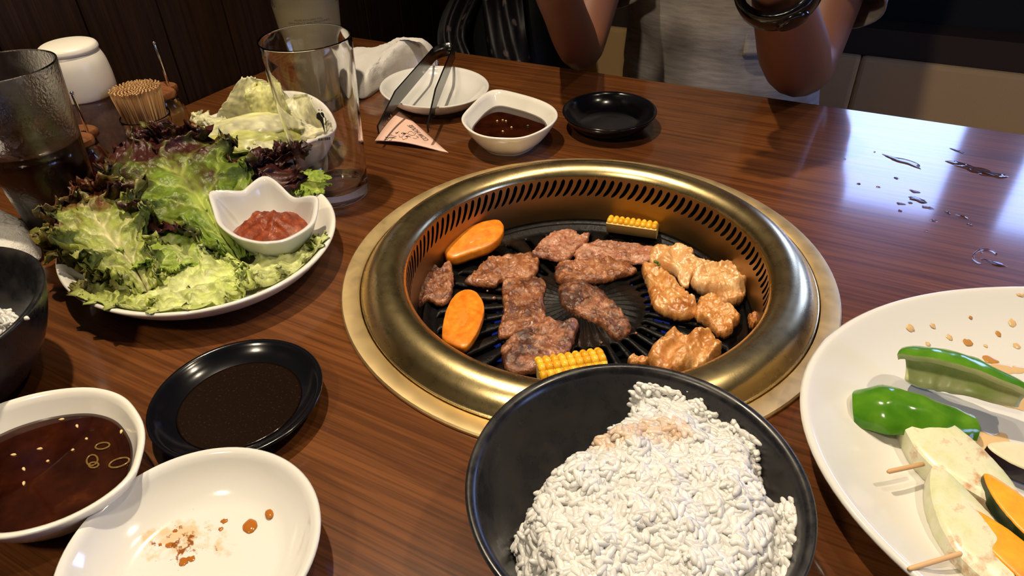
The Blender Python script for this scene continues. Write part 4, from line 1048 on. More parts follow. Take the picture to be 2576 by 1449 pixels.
leaf('lettuce_leaf', [(420,700,.012),(330,640,.018),(240,570,.026),(185,525,.034)], .046, .0095, 5, 6.4, ((0.60, .60, .24), (0.34, .38, .06), RED), 'frilly lettuce leaf with red-brown fringe hanging over the plate end', 'lettuce', LG, M_('lettuce'), hold=(SA_c, SA_r, sa_in, SA_H), avoid=(DP_c, DP_r, WALLS['sauce'][4:], PB_z, .032), cup=.25, red=(.55, .95))
leaf('lettuce_leaf', [(470,760,.010),(380,740,.014),(310,730,.014),(235,715,.016)], .034, .007, 5, 1.4, (PALE, PALE, (0.16, .12, .03)), 'low yellow-green lettuce leaf with brown frill lying near the plate rim', 'lettuce', LG, M_('lettuce'), hold=(SA_c, SA_r, sa_in, SA_H), avoid=(DP_c, DP_r, WALLS['sauce'][4:], PB_z, .032), red=(.7, 1.05))
leaf('lettuce_leaf', [(545,690,.012),(470,640,.022),(410,600,.028),(365,570,.030)], .038, .0055, 4, 9.7, (RIB, LIME, GRN), 'bright green lettuce leaf in the middle of the plate under the big leaf', 'lettuce', LG, M_('lettuce'), hold=(SA_c, SA_r, sa_in, SA_H), avoid=(DP_c, DP_r, WALLS['sauce'][4:], PB_z, .032), cup=.1, red=(.75, 1.2))
leaf('lettuce_leaf', [(330,780,.008),(420,740,.016),(520,710,.020),(620,690,.018)], .042, .0055, 4, 4.6, ((0.90, .93, .52), (0.80, .88, .32), (0.70, .80, .22)), 'pale yellow-green lettuce leaf lying along the near plate rim', 'lettuce', LG, M_('lettuce'), hold=(SA_c, SA_r, sa_in, SA_H), avoid=(DP_c, DP_r, WALLS['sauce'][4:], PB_z, .032), red=(.6, 1.1), basew=.45)
leaf('lettuce_leaf', [(560,730,.010),(640,685,.016),(720,655,.018),(805,618,.016)], .022, .0065, 5, 7.7, ((0.90, .92, .52), (0.78, .84, .34), (0.70, .76, .28)), 'narrow pale lettuce leaf below the dip bowl reaching the plate rim', 'lettuce', LG, M_('lettuce'), hold=(SA_c, SA_r, sa_in, SA_H), avoid=(DP_c, DP_r, WALLS['sauce'][4:], PB_z, .032), red=(.7, 1.2), basew=.5)
leaf('lettuce_leaf', [(600,655,.016),(545,570,.034),(480,470,.048),(400,385,.058),(370,345,.060)], .058, .0095, 6, 0.4, ((0.54, .62, .15), (0.25, .38, .04), PUR), 'big ribbed lettuce leaf with dark purple top leaning over the others', 'lettuce', LG, M_('lettuce'), hold=(SA_c, SA_r, sa_in, SA_H), avoid=(DP_c, DP_r, WALLS['sauce'][4:], PB_z, .032), red=(.36, .72), nu=130, nv=70)
leaf('lettuce_leaf', [(372,735,.016),(330,660,.030),(270,590,.042),(215,500,.050),(205,490,.05)], .034, .0085, 5, 5.1, ((0.82, .78, .44), (0.46, .52, .11), RED), 'lettuce leaf with pale broad stem and red-brown curled tip by the cola glass', 'lettuce', LG, M_('lettuce'), hold=(SA_c, SA_r, sa_in, SA_H), avoid=(DP_c, DP_r, WALLS['sauce'][4:], PB_z, .032), cup=.35, red=(.58, 1.0), basew=.3)
CG = 'cabbage pieces in the wavy bowl'
C1, C2, C3 = (1.0, .98, .68), (0.96, .95, .46), (1.0, .97, .72)
def cab(spine, w_, seed, cols, lab, **kw):
    kw = dict(dict(ruffle=.003, waves=2, tipw=1, red=(.9, 1.3), basew=.5, th=.0011, nu=40, nv=22, tipround=6, vein=.0005), **kw)
    return leaf('cabbage_piece', spine, w_, kw.pop('ruffle'), kw.pop('waves'), seed, cols, lab, 'cabbage', CG, M_('cabbage'), hold=(CB_c, cb_r, cb_in, .037), **kw)
cab([(655,340,.024),(645,290,.048),(635,242,.068),(624,194,.086)], .047, 1.2, (C1, C1, C1), 'tall pointed white cabbage piece standing up from the bowl', basew=1.0, tipround=1.0, cup=-.18, ruffle=.001, vein=.0002, side=Vector((CR.x, CR.y, 0)).normalized())
cab([(780,300,.040),(690,285,.056),(590,300,.056),(505,330,.044)], .026, 3.3, (C2, C1, C2), 'broad yellow-green cabbage piece draped across the bowl', cup=-.55, ruffle=.0022)
cab([(760,345,.030),(690,325,.046),(600,335,.050),(525,350,.040)], .022, 5.3, ((0.86, .87, .36), (0.84, .86, .30), (0.8, .84, .26)), 'wavy yellow cabbage strip lying over the near rim side', cup=-.5, ruffle=.004)
cab([(735,392,.030),(700,378,.038),(665,362,.043),(645,352,.044)], .017, 7.1, (C1, C1, C3), 'small white cabbage piece with crimped edge at the near rim', ruffle=.003, waves=3, cup=-.3)
cab([(640,390,.032),(590,378,.038),(540,355,.040),(498,322,.042)], .017, 9.4, ((0.70, .77, .28), (0.66, .74, .20), (0.5, .62, .12)), 'greenish cabbage strip curling over the rim toward the lettuce', ruffle=.003, cup=-.3)
cab([(800,335,.026),(775,310,.042),(745,285,.052),(728,248,.062)], .022, 11.4, (C1, C1, C1), 'pale cabbage piece seen through the empty glass', cup=.3, ruffle=.0015, side=Vector((CR.x, CR.y, 0)).normalized())
cab([(740,370,.026),(765,350,.034),(790,332,.038),(812,312,.040)], .019, 13.8, (C3, C3, C3), 'curled pale cabbage piece at the bowl end behind the glass', cup=.4)
cab([(600,330,.040),(565,312,.048),(525,300,.050),(488,290,.047)], .009, 15.8, (C1, C1, C2), 'thin curled cabbage shred sticking out beside the toothpicks', ruffle=.003)
cab([(690,300,.050),(670,270,.062),(655,235,.074),(648,210,.080)], .016, 18.8, (C2, C2, C2), 'small folded cabbage piece behind the tall pointed one', basew=.9, ruffle=.0015, side=Vector((CR.x, CR.y, 0)).normalized())

# ------------------------------------------------------------------ glasses
def glass_body(c, rb, rt, h, base_t, wall, n=72):
    return lathe(prof2([(0, .001), (rb * .7, .0012), (rb * .92, .0004), (rb * .985, .0018), (rb, .004)], 2) +
                 [(lerp(rb, rt, k / 12), lerp(.004, h - .0012, k / 12)) for k in range(1, 13)] +
                 [(rt - wall * .1, h - .0003), (rt - wall * .5, h), (rt - wall * .9, h - .0005)] +
                 [(lerp(rt, rb, k / 12) - wall, lerp(h - .0015, base_t + .003, k / 12)) for k in range(0, 13)] +
                 [(rb - wall * 2, base_t + .0008), (rb * .55, base_t), (0, base_t + .0004)], c, n)
EG = V(-0.2575, 0.0125)
eg = thing('drinking_glass', 'empty clear tumbler with a black two-figure print', 'glass', EG)
part('glass_body', glass_body(EG, .0298, .0380, .1455, .011, .0016), M_('glass'), eg)
# the print on the glass: mapped on the wall facing the camera
def on_glass(c, rb, rt, h, px, py):
    """point of the outer glass wall hit by the ray through a photo pixel"""
    d = ray(px, py); t_ = 0.0; p = CAM.copy()
    for i in range(4000):
        t_ += .0004; p = CAM + d * t_
        rr = sqrt((p.x - c.x)**2 + (p.y - c.y)**2); hz_ = p.z - c.z
        if 0 <= hz_ <= h and rr <= lerp(rb, rt, hz_ / h) + .00025: break
    return p
def print_poly(mb, c, prm, pts):
    w_ = [on_glass(c, *prm, x, y) for x, y in pts]
    mb.add(w_, [tuple(range(len(w_)))])
egp = (.0298, .0380, .1455)
def zz(pts): return [(760 + x * 120 / 1581, 260 + y * 110 / 1449) for x, y in pts]
mb = MB()
for poly in ([(475,355),(540,300),(580,300),(600,340),(640,420),(690,470),(715,620),(735,760),(762,1030),(730,930),(650,680),(590,570),(530,540),(475,490)],
             [(600,330),(640,290),(680,300),(720,350),(745,460),(790,480),(800,560),(800,740),(780,720),(765,480),(700,470),(660,420)],
             [(525,225),(540,198),(580,210),(582,240),(548,238)], [(615,215),(665,208),(672,240),(640,240)], [(790,760),(815,770),(842,970),(832,975)]):
    print_poly(mb, EG, egp, zz(poly))
part('figure_print', mb, M_('black_print'), eg, smooth=False, label='black print of two suited figures')
mb = MB()
for x0, x1 in ((525, 545), (560, 590), (608, 632), (640, 660), (680, 705), (742, 765), (775, 800), (815, 850), (860, 885), (895, 930)):
    s_ = lambda x: 1165 - (x - 520) * .12
    print_poly(mb, EG, egp, zz([(x0, s_(x0)), (x1, s_(x1)), (x1 + 4, s_(x1) + 88), (x0 + 4, s_(x0) + 88)]))
part('letter_print', mb, M_('black_print'), eg, smooth=False, label='small row of black block lettering')

LG_ = V(-0.411, 0.1775); lgp = (.0262, .0385, .150)
lg = thing('lemonade_glass', 'tall frosted glass of cloudy lemonade beside the white towel', 'glass', LG_)
part('glass_body', glass_body(LG_, *lgp, .014, .0016), M_('glass_frost'), lg)
single('lemonade', lathe([(0, .0155), (.023, .0155), (.0248, .018)] + [(lerp(.0262, .0385, lerp(.02, .144, k / 8) / .150) - .00178, lerp(.02, .144, k / 8)) for k in range(9)] + [(.02, .145), (0, .145)], LG_, 56), M_('lemonade'), 'cloudy pale lemonade filling the tall frosted glass', 'drink', (LG_.x, LG_.y, T + .0155))
def text_mesh(body, size=1.0):
    cu = bpy.data.curves.new('lettering', 'FONT'); cu.body = body; cu.size = size; cu.align_x = 'CENTER'; cu.align_y = 'CENTER'; cu.resolution_u = 2
    o = bpy.data.objects.new('lettering_tmp', cu); COL.objects.link(o)
    dg = bpy.context.evaluated_depsgraph_get(); ev = o.evaluated_get(dg); me = ev.to_mesh()
    vs = [v.co.copy() for v in me.vertices]; fs = [tuple(p.vertices) for p in me.polygons]
    ev.to_mesh_clear(); bpy.data.objects.remove(o); bpy.data.curves.remove(cu)
    return vs, fs
def text_on_cyl(c, prm, body, hz_, size, a_c):
    vs, fs = text_mesh(body, size); rb, rt, h = prm; out = []
    for v in vs:
        r = lerp(rb, rt, (hz_ + v.y) / h) + .0003; a = a_c + v.x / r
        out.append(Vector((c.x + r * cos(a), c.y + r * sin(a), c.z + hz_ + v.y)))
    return MB().add(out, fs)
ac = math.atan2(CAM.y - LG_.y, CAM.x - LG_.x)
for body, hz_ in (('MORE RICH AND FULL', .1095), ('DRINKABILITY AND SMOOTHNESS', .1065)):
    part('letter_print', text_on_cyl(LG_, lgp, body, hz_, .0030, ac), M_('grey_print'), lg, smooth=False, fix=False, label='tiny grey lettering around the glass')

CG_c = at(182, 574); cgp = (.029, .043, .145)
cg = thing('cola_glass', 'wet tall glass of dark cola with ice, in front of the pepper mill', 'glass', CG_c)
part('glass_body', glass_body(CG_c, *cgp, .012, .0017), M_('glass_wet'), cg)
single('cola', lathe([(0, .0135), (.0255, .0135)] + [(lerp(.029, .043, z / .145) - .0019, z) for z in (.016, .03, .05, .07, .082)] + [(.02, .0825), (0, .0825)], CG_c, 56), M_('cola'), 'dark brown cola filling half of the wet tall glass', 'drink', (CG_c.x, CG_c.y, T + .0135))
for i, (dx, dy, dz, s_) in enumerate(((.012, -.008, .085, .011), (-.014, -.004, .086, .011), (.0, .016, .086, .0105))):
    c = CG_c + Vector((dx, dy, dz)); q = Matrix.Rotation(i * 1.1, 3, 'Z') @ Matrix.Rotation(.5 + i, 3, 'X')
    mb = MB().box((-s_, -s_, -s_), (s_, s_, s_)); mb.v = [c + q @ v for v in mb.v]
    o = single('ice_cube', mb, M_('ice'), 'clear ice cube floating on the cola', 'ice', c, 'ice cubes in the cola', smooth=False); mod(o, 'BEVEL', width=.002, segments=2)
a, b_ = CG_c + Vector((.006, -.018, .03)), CG_c + Vector((-.022, -.026, .150))
single('drinking_straw', MB().tube([a, a.lerp(b_, .5), b_, b_ + (b_ - a) * .35], .0032, 14), M_('straw'), 'white drinking straw standing in the cola', 'straw', a)

# ------------------------------------------------------------------ condiments by the wall
TR0, TR1 = Vector((-0.5745, -0.118, T)), Vector((-0.452, 0.062, T + .009))
o = single('condiment_tray', MB().box(TR0, TR1), M_('tray_wood'), 'flat wooden tray under the condiments by the wall', 'tray', ((TR0.x + TR1.x) / 2, (TR0.y + TR1.y) / 2, T), smooth=False); mod(o, 'BEVEL', width=.003, segments=2)
TZ = T + .0091
pm = Vector((-0.5240, -0.0290, TZ)); t0 = thing('pepper_mill', 'pepper mill with rounded white cap and smoky clear body', 'pepper mill', pm)
part('body', lathe(prof2([(0, 0), (0.0224, 0), (0.0260, .002), (0.0268, .01), (0.0264, .035), (0.0260, .062)], 3) + [(0.0240, .0625), (0.0244, .035), (0.0248, .012), (0.0224, .004), (0, .004)], pm, 56), M_('clear_plastic'), t0)
part('pepper_contents', lathe([(0, .0045), (0.0220, .0045), (0.0240, .012), (0.0238, .035), (0.0236, .050), (0.0000, .052)], pm, 40), M_('pepper_mix'), t0)
part('cap', lathe(prof2([(0.0264, .0615), (0.0282, .063), (0.0290, .072), (0.0290, .083), (0.0280, .094), (0.0258, .1015), (0.0246, .1035), (0.0245, .1045)], 4) , pm, 64), M_('white_plastic'), t0)
part('lid', lathe(prof2([(0.0240, .1035), (0.0258, .105), (0.0260, .1075), (0.0244, .1105), (0.0192, .1125), (0.0096, .1135), (0, .1137)], 4), pm, 64), M_('white_plastic'), t0)
th_c = Vector((-0.4720, -0.0110, TZ)); t0 = thing('toothpick_holder', 'small clear glass holder packed with toothpicks', 'toothpick holder', th_c)
part('glass_body', glass_body(th_c, .0185, .0238, .042, .005, .0012, 48), M_('glass'), t0)
tpm = None; NT_ = 190
for i in range(NT_):
    q = sqrt((i + .5) / NT_); a = i * 2.39996; rb_, rt_ = .0150 * q, .0232 * q
    p0 = th_c + Vector((rb_ * cos(a), rb_ * sin(a), .0062)); dz = RNG.uniform(-.0022, .0022) - .003 * (q > .93) * RNG.random()
    p1 = th_c + Vector((rt_ * cos(a + .05), rt_ * sin(a + .05), .0705 + dz)); d = (p1 - p0); d.normalize()
    if tpm is None:
        tpm = single('toothpick', MB().tube([p0, p0 + Vector((0, 0, .004)), p0 + Vector((0, 0, .060)), p0 + Vector((0, 0, .0612)), p0 + Vector((0, 0, .0622)), p0 + Vector((0, 0, .0648))], [.0003, .0009, .00098, .0007, .00098, .0009], 6), M_('toothpick'), 'wooden toothpick standing in the small glass holder', 'toothpick', p0, 'toothpicks in the holder', smooth='auto'); o = tpm
    else: o = tpm.copy(); COL.objects.link(o)
    o.location = p0; o.rotation_euler = Vector((0, 0, 1)).rotation_difference(d).to_euler()
    o.rotation_mode = 'XYZ'
def jar(c, r, h, lab, paste_m, paste_lab, tint, lidlab):
    t0 = thing('condiment_jar', lab, 'jar', c)
    part('glass_body', lathe(prof2([(0, 0), (r * .8, 0), (r * .96, .003), (r, .01), (r * .98, h * .6), (r * .82, h * .88), (r * .78, h)], 3) + [(r * .72, h)] + prof2([(r * .74, h * .88), (r * .90, h * .6), (r * .92, .012), (r * .8, .005), (0, .005)], 3), c, 48), M_('glass'), t0)
    part('contents', lathe(prof2([(0, .0055), (r * .78, .0058), (r * .89, .013), (r * .87, h * .6), (r * .7, h * .8), (0, h * .82)], 3), c, 40), M_(paste_m), t0, label=paste_lab)
    mb = MB(); n = 48; rows = []
    for rr, z in ((0, h + .0004), (r * .92, h + .0004), (r * .98, h + .002), (r * .98, h + .0065), (r * .93, h + .008), (0, h + .008)):
        rows.append([Vector((c.x + cos(2*pi*k/n) * rr * (1 - .32 * exp(-(((k - 6) % n if (k - 6) % n < n / 2 else (k - 6) % n - n) / 2.2) ** 2)), c.y + sin(2*pi*k/n) * rr * (1 - .32 * exp(-(((k - 6) % n if (k - 6) % n < n / 2 else (k - 6) % n - n) / 2.2) ** 2)), c.z + z)) for k in range(n)])
    part('lid', mb.grid(rows, True), M_('lid_wood'), t0, smooth='auto', label=lidlab)
    return t0
j1 = Vector((-0.4830, -0.0830, TZ)); jar(j1, .0262, .040, 'squat glass jar of red chili oil under a wooden lid', 'chili_oil', 'red chili oil', None, 'round wooden lid with spoon notch')
j2 = Vector((-0.5075, 0.0330, TZ)); jar(j2, .0240, .040, 'glass jar of amber paste behind the toothpicks', 'amber_paste', 'amber paste', None, 'round wooden lid with spoon notch')
def spoon(c, ang, r, h0, h1, lab, lean):
    n = 48; a = 2*pi*6/n; p0 = c + Vector((cos(a) * r * .60, sin(a) * r * .60, h0)); p1 = c + Vector((cos(a) * r * .72 + lean[0], sin(a) * r * .72 + lean[1], h1))
    d = p1 - p0
    t0 = thing('condiment_spoon', lab, 'spoon', p0, 'spoons in the condiment jars')
    part('handle', MB().tube([p0, p0 + d * .97, p1], [.0012, .0014, .0012], 8), M_('chrome'), t0)
    part('tip', lathe([(0, .0018), (.0014, .0010), (.0019, 0), (.0014, -.0012), (0, -.0018)], p1, 12), M_('chrome'), t0)
    part('spoon_bowl', lathe([(0, -.002), (.005, -.001), (.0062, .0006), (.0058, .0006), (.0046, -.0004), (0, -.0014)], p0, 16), M_('chrome'), t0)
spoon(j1, 0, .0262, .012, .085, 'thin metal spoon handle rising from the red chili jar', (-.004, .0))
spoon(j2, 0, .0240, .012, .092, 'thin metal spoon handle rising from the amber jar', (-.012, .004))

# ------------------------------------------------------------------ towels
def towel(name, poly, z0, hfun, lab, loc_px, seed):
    pw = [Vector((p.x, p.y)) for p in (at(x, y, 0.0 if len(r_) < 3 else r_[2]) for r_ in poly for x, y in [r_[:2]])]
    x0, x1 = min(p.x for p in pw), max(p.x for p in pw); y0, y1 = min(p.y for p in pw), max(p.y for p in pw)
    out = []; c = sum(pw, Vector((0, 0))) / len(pw); n = 96
    w_ = catmull([Vector((p.x, p.y, 0)) for p in pw], 12, True); m_ = len(w_)
    ring = [w_[int(i * m_ / n)] for i in range(n)]; rows = []
    for k in range(27):
        s_ = k / 26; row = []
        for p in ring:
            q = Vector((lerp(c.x, p.x, s_), lerp(c.y, p.y, s_))); h = hfun(q - c) * max(1 - s_ ** 5, 0) ** .5
            h += (.004 * noise.noise(Vector((q.x * 45, q.y * 45, seed))) + .0012 * noise.noise(Vector((q.x * 300, q.y * 300, seed)))) * min(1, (1 - s_) * 4)
            j = .0016 * noise.noise(Vector((q.x * 400, q.y * 400, 2))) * s_
            row.append(Vector((q.x + j, q.y + j, T + .006 + max(h, 0) * 1.0)))
        rows.append(row)
    rows.append([Vector((lerp(c.x, p.x, 1.03), lerp(c.y, p.y, 1.03), T + .0035)) for p in ring]); rows.append([Vector((lerp(c.x, p.x, .98), lerp(c.y, p.y, .98), T + .0004)) for p in ring])
    mb = MB().grid(rows, True); mb.cap(rows[-1])
    o = single(name, mb, M_('towel'), lab, 'towel', (c.x, c.y, T)); return o
towel('hand_towel', [(862,190),(905,250),(960,225),(1010,195),(1060,172),(1098,160),(1085,120,.03),(1040,122,.02),(980,112,.03),(925,130,.02),(880,150,.01)], 0,
      lambda q: .030 + .006 * sin(q.x * 45 + q.y * 25), 'crumpled white hand towel behind the clean white dish', None, 2)
towel('hand_towel', [(100,660),(106,640),(92,606),(60,575),(20,556),(-40,550),(-90,580),(-80,660),(-20,700),(50,690)], 0, lambda q: .016 + .004 * sin(q.x * 60), 'rolled white hand towel against the emptied black bowl', None, 6)

# ------------------------------------------------------------------ tongs
tg = thing('steel_tongs', 'steel tongs with toothed tips laid across the clean white dish', 'tongs', at(1060, 230, 0.02))
def strip(cl, zlo, zhi, th=.0018, teeth=None):
    """a standing metal strip along the centre line"""
    rows_o, rows_i = [], []; n = len(cl)
    for i, p in enumerate(cl):
        tn = (cl[min(i + 1, n - 1)] - cl[max(i - 1, 0)]); tn.z = 0; tn.normalize(); sd = Vector((-tn.y, tn.x, 0)) * th / 2
        lo, hi = zlo[i], zhi[i]
        rows_o.append([Vector((p.x, p.y, T + lo)) + sd, Vector((p.x, p.y, T + hi)) + sd]); rows_i.append([Vector((p.x, p.y, T + lo)) - sd, Vector((p.x, p.y, T + hi)) - sd])
    rings = [[a[0], a[1], b_[1], b_[0]] for a, b_ in zip(rows_o, rows_i)]
    return MB().loft(rings)
ZT = 0.0225
def toothed(p0, p1, n=60, flip=False):
    cl = [p0.lerp(p1, i / n) for i in range(n + 1)]; lo = []; hi = []
    for i in range(n + 1):
        u = i / n; w_ = .0165 if u < .70 else lerp(.0165, .0065, (u - .70) / .30)
        b0 = lerp(ZT + .0035, ZT + .001, min(u / .7, 1)) if u < .7 else lerp(ZT + .001, ZT - .004, (u - .7) / .3)
        tz = 0.0034 * (i % 2 == 0) if u > .78 else 0
        lo.append(b0 - tz + (.0012 if u > .78 else 0)); hi.append(b0 + w_)
    return cl, lo, hi
pA0, pA1 = at(1090, 140, ZT + .011), at(951, 325, ZT - .001)
pB0, pB1 = at(1142, 132, ZT + .011), at(1076, 322, ZT - .001)
for p0, p1 in ((pA0, pA1), (pB0, pB1)):
    cl, lo, hi = toothed(p0, p1); o = part('arm', strip(cl, lo, hi), M_('steel'), tg, smooth='auto')
mid = (pA0 + pB0) / 2; wv = (pB0 - pA0) / 2; back = ((pA0 - pA1).normalized() + (pB0 - pB1).normalized()).normalized()
cl = [mid - wv * cos(q) + back * sin(q) * wv.length * 1.15 for q in [pi * k / 24 for k in range(25)]]
part('spring_bend', strip(cl, [ZT + .0035] * 25, [ZT + .0200] * 25), M_('steel'), tg)

# ------------------------------------------------------------------ paper napkin
na, nb, nc = at(943, 352, .004), at(1128, 382, .001), at(1005, 280, .001)
def nap(u, v, off=0.0):
    p = na * (1 - u - v) + nb * u + nc * v
    p = p.copy(); p.z = T + .0012 + .0035 * sin(pi * min(1, (1 - u - v))) * .6 + .002 * (1 - u - v) + .0012 * sin(u * 5) + off; return p
def nap_sheet(off, shrink):
    mb = MB(); n = 14; idx = {}
    for i in range(n + 1):
        for j in range(n + 1 - i):
            u, v = i / n, j / n; u = lerp(1/3, u, shrink); v = lerp(1/3, v, shrink)
            idx[i, j] = len(mb.v); mb.v.append(nap(u, v, off))
    for i in range(n):
        for j in range(n - i):
            mb.f.append((idx[i, j], idx[i + 1, j], idx[i, j + 1])); mb.m.append(0)
            if i + j < n - 1: mb.f.append((idx[i + 1, j], idx[i + 1, j + 1], idx[i, j + 1])); mb.m.append(0)
    return mb
nk = thing('paper_napkin', 'folded pink paper triangle printed with lettering beside the tong tips', 'napkin', (nb.x, nb.y, T))
for off, sh in ((0, 1.0), (-.0007, .99)):
    o = part('sheet', nap_sheet(off, sh), M_('napkin'), nk); mod(o, 'SOLIDIFY', thickness=.0003, offset=0)
def nap_z(x, y):
    e1, e2 = nb - na, nc - na; det = e1.x * e2.y - e1.y * e2.x; dx, dy = x - na.x, y - na.y
    u = (dx * e2.y - dy * e2.x) / det; v = (e1.x * dy - e1.y * dx) / det; return nap(u, v).z
vs, fs = text_mesh('COW HOUSE', 1.0)
p0, p1 = at(1077, 350, .003), at(1037, 317, .003); d = p1 - p0; d.z = 0; Ls = d.length; d.normalize(); nrm = Vector((-d.y, d.x, 0)); mid = (p0 + p1) / 2 + nrm * .002
wx = max(v.x for v in vs) - min(v.x for v in vs); k_ = Ls * 1.08 / wx
tv = []
for v in vs:
    p = mid + d * (v.x * k_) + nrm * (v.y * k_ * 1.15); p.z = nap_z(p.x, p.y) + .0004; tv.append(p)
part('letter_print', MB().add(tv, fs), M_('black_print'), nk, smooth=False, fix=False, label='dark lettering printed upside down')
mb = MB()
def stroke(px_pts):
    pts = []
    for x, y in px_pts:
        p = at(900 + x * 280 / 2254, 240 + y * 180 / 1449, .004); p.z = nap_z(p.x, p.y) + .0004; pts.append(p)
    mb.tube(pts, .00022, 4)
for s_ in ([(760,780),(820,790),(770,810),(840,760)], [(700,830),(640,810),(650,850),(720,850),(790,870)], [(560,910),(600,920),(640,880),(760,880)], [(560,860),(600,880),(740,900)], [(640,940),(690,930),(700,890),(780,900)],
           [(840,830),(850,880),(890,880),(920,850),(980,800),(1000,780)], [(900,890),(920,930),(980,910),(1020,880),(960,860)], [(880,800),(920,780),(970,800),(930,820),(880,800)],
           [(1010,800),(1040,750),(1090,740),(1120,770),(1170,770),(1160,810),(1090,830),(1030,810),(1010,800)], [(1060,840),(1040,860),(1080,870)], [(1120,880),(1180,890),(1200,860),(1230,860),(1220,830),(1180,830)]):
    stroke(s_)
for x, y in ((925, 803), (985, 858)):
    p = at(900 + x * 280 / 2254, 240 + y * 180 / 1449, .004); p.z = nap_z(p.x, p.y) + .0004
    mb.tube([p, p + Vector((.0022, .0014, 0))], .0006, 6)
part('line_print', mb, M_('black_print'), nk, label='thin line doodle emblem')

# ------------------------------------------------------------------ water on the table
drops = [(2280,408,.010,4.5),(2255,448,.0022,1.5),(2410,412,.006,2.2),(2450,425,.010,2.4),(2500,440,.008,2.6),(2300,482,.0035,1.6),(2310,502,.0055,1.9),(2335,522,.003,2),(2265,512,.0028,1.6),(2265,530,.0026,.8),(2160,462,.0022,1.2),(2210,470,.0016,1.5),(2290,510,.002,1.2),(2125,400,.0016,1),(2200,382,.0012,1),(2385,535,.003,1.4),(2350,555,.0022,1.8),(2420,545,.0035,1.8),(2440,565,.0025,1.2),(2330,580,.0015,1),(2470,635,.0015,1),(2495,660,.004,3),(2410,380,.0035,4.5)]
for i, (x, y, r, asp) in enumerate(drops):
    c = at(x, y, .0002); single('water_spill', blob(c, r * (.45 if asp > 3 else .7), .0006, i * 2.7, asp, RNG.uniform(-.5, .1), .7), M_('water'), 'small spilled water puddle on the wooden table', 'water', c, 'water spilled on the table')
ringp = [at(2478 + 30 * cos(q), 645 + 18 * sin(q), .0004) for q in [pi * .6 + 1.3 * pi * k / 24 for k in range(25)]]
single('water_ring', MB().tube(ringp, .0006, 6), M_('water'), 'curved water mark left by a wet glass', 'water', ringp[0])

# ------------------------------------------------------------------ the person across the table
px0 = -0.07
pe = thing('person', 'person in grey pocket T-shirt sitting with raised forearms and black wristband', 'person', (px0, 0.74, 0.43))
def skin_mesh(name, verts, edges, mat, parent, root=0, sub=2, label=None):
    me = bpy.data.meshes.new(name); org = WL[parent.name]
    me.from_pydata([tuple(Vector(v[:3]) - org) for v in verts], edges, []); me.materials.append(mat)
    o = bpy.data.objects.new(name, me); COL.objects.link(o); o.parent = parent; WL[o.name] = org
    sk = o.modifiers.new('skin', 'SKIN'); sk.use_smooth_shade = True; sk.branch_smoothing = 0.6
    for i, v in enumerate(verts):
        d = me.skin_vertices[0].data[i]; r = v[3]; d.radius = r if isinstance(r, tuple) else (r, r); d.use_root = (i == root)
    if sub: mod(o, 'SUBSURF', levels=sub, render_levels=sub)
    if label: o['label'] = label
    return o
Z = lambda z: T + z
bv = []; bevs = []
def bvert(x, y, z, r, link=None):
    bv.append((x, y, Z(z), r)); i = len(bv) - 1
    if link is not None: bevs.append((link, i))
    return i
pel = bvert(px0, .74, -.165, .122)
sp1 = bvert(px0, .735, -.06, .118, pel); ch = bvert(px0, .72, .12, .130, sp1); ch2 = bvert(px0, .71, .24, .110, ch); nk1 = bvert(px0, .69, .335, .055, ch2); nk2 = bvert(px0, .67, .385, .052, nk1)
hd1 = bvert(px0, .655, .43, .070, nk2); hd2 = bvert(px0, .65, .50, .086, hd1); hd3 = bvert(px0, .655, .56, .075, hd2)
arms = {}
for sg, el, wr, hand_d in ((1, (.082, .458, .012), (.066, .262, .160), (-.055, -.075, .105)), (-1, (-.202, .462, .002), (-.155, .262, .150), (.05, -.07, .11))):
    sh = bvert(px0 + sg * .150, .70, .255, .060, ch2)
    ua = bvert(lerp(px0 + sg * .150, el[0], .5) + sg * .008, lerp(.70, el[1], .5), lerp(.255, el[2], .5), .045, sh)
    e_ = bvert(*el, .038 if sg > 0 else .030, ua)
    f1 = bvert(*[lerp(a, b_, .3) for a, b_ in zip(el, wr)], .041 if sg > 0 else .030, e_)
    f2 = bvert(*[lerp(a, b_, .65) for a, b_ in zip(el, wr)], .033 if sg > 0 else .026, f1)
    w1 = bvert(*wr, .0265, f2)
    hd = Vector(hand_d).normalized(); pm1 = Vector(wr) + hd * .035; pm2 = Vector(wr) + hd * .078
    side = hd.cross(Vector((sg, 0, 0))).normalized(); nr_ = side.cross(hd)
    h1 = bvert(*pm1, (.034, .02), w1); h2 = bvert(*pm2, (.036, .017), h1)
    for k, (off, l_) in enumerate(((-.027, .060), (-.009, .070), (.009, .066), (.027, .052))):
        a = pm2 + side * off + hd * .012; f_a = bvert(*a, .0095, h2); b_ = a + hd * l_ * .5 - nr_ * sg * .004; f_b = bvert(*b_, .0088, f_a)
        c_ = b_ + (hd * .6 - nr_ * sg * .8) * l_ * .42; bvert(*c_, .0078, f_b)
    a = pm1 + side * -.030; th1 = bvert(*a, .0115, h1); b_ = a + (hd * .8 - side * .6) * .032; th2 = bvert(*b_, .0098, th1); bvert(*(b_ + (hd - nr_ * sg * .4) * .026), .0085, th2)
    arms[sg] = (Vector(el), Vector(wr), Vector((px0 + sg * .150, .70, .255)), Vector((bv[ua][0], bv[ua][1], bv[ua][2] - T)))
    kn = bvert(px0 + sg * .13, .36, -.21, .070, pel) if False else None
for sg in (1, -1):
    hp = bvert(px0 + sg * .09, .70, -.20, .082, pel); kn = bvert(px0 + sg * .13, .36, -.20, .062, hp); an = bvert(px0 + sg * .13, .42, -.62, .042, kn); bvert(px0 + sg * .13, .30, -.685, .034, an)
body = skin_mesh('body', bv, bevs, M_('skin'), pe)
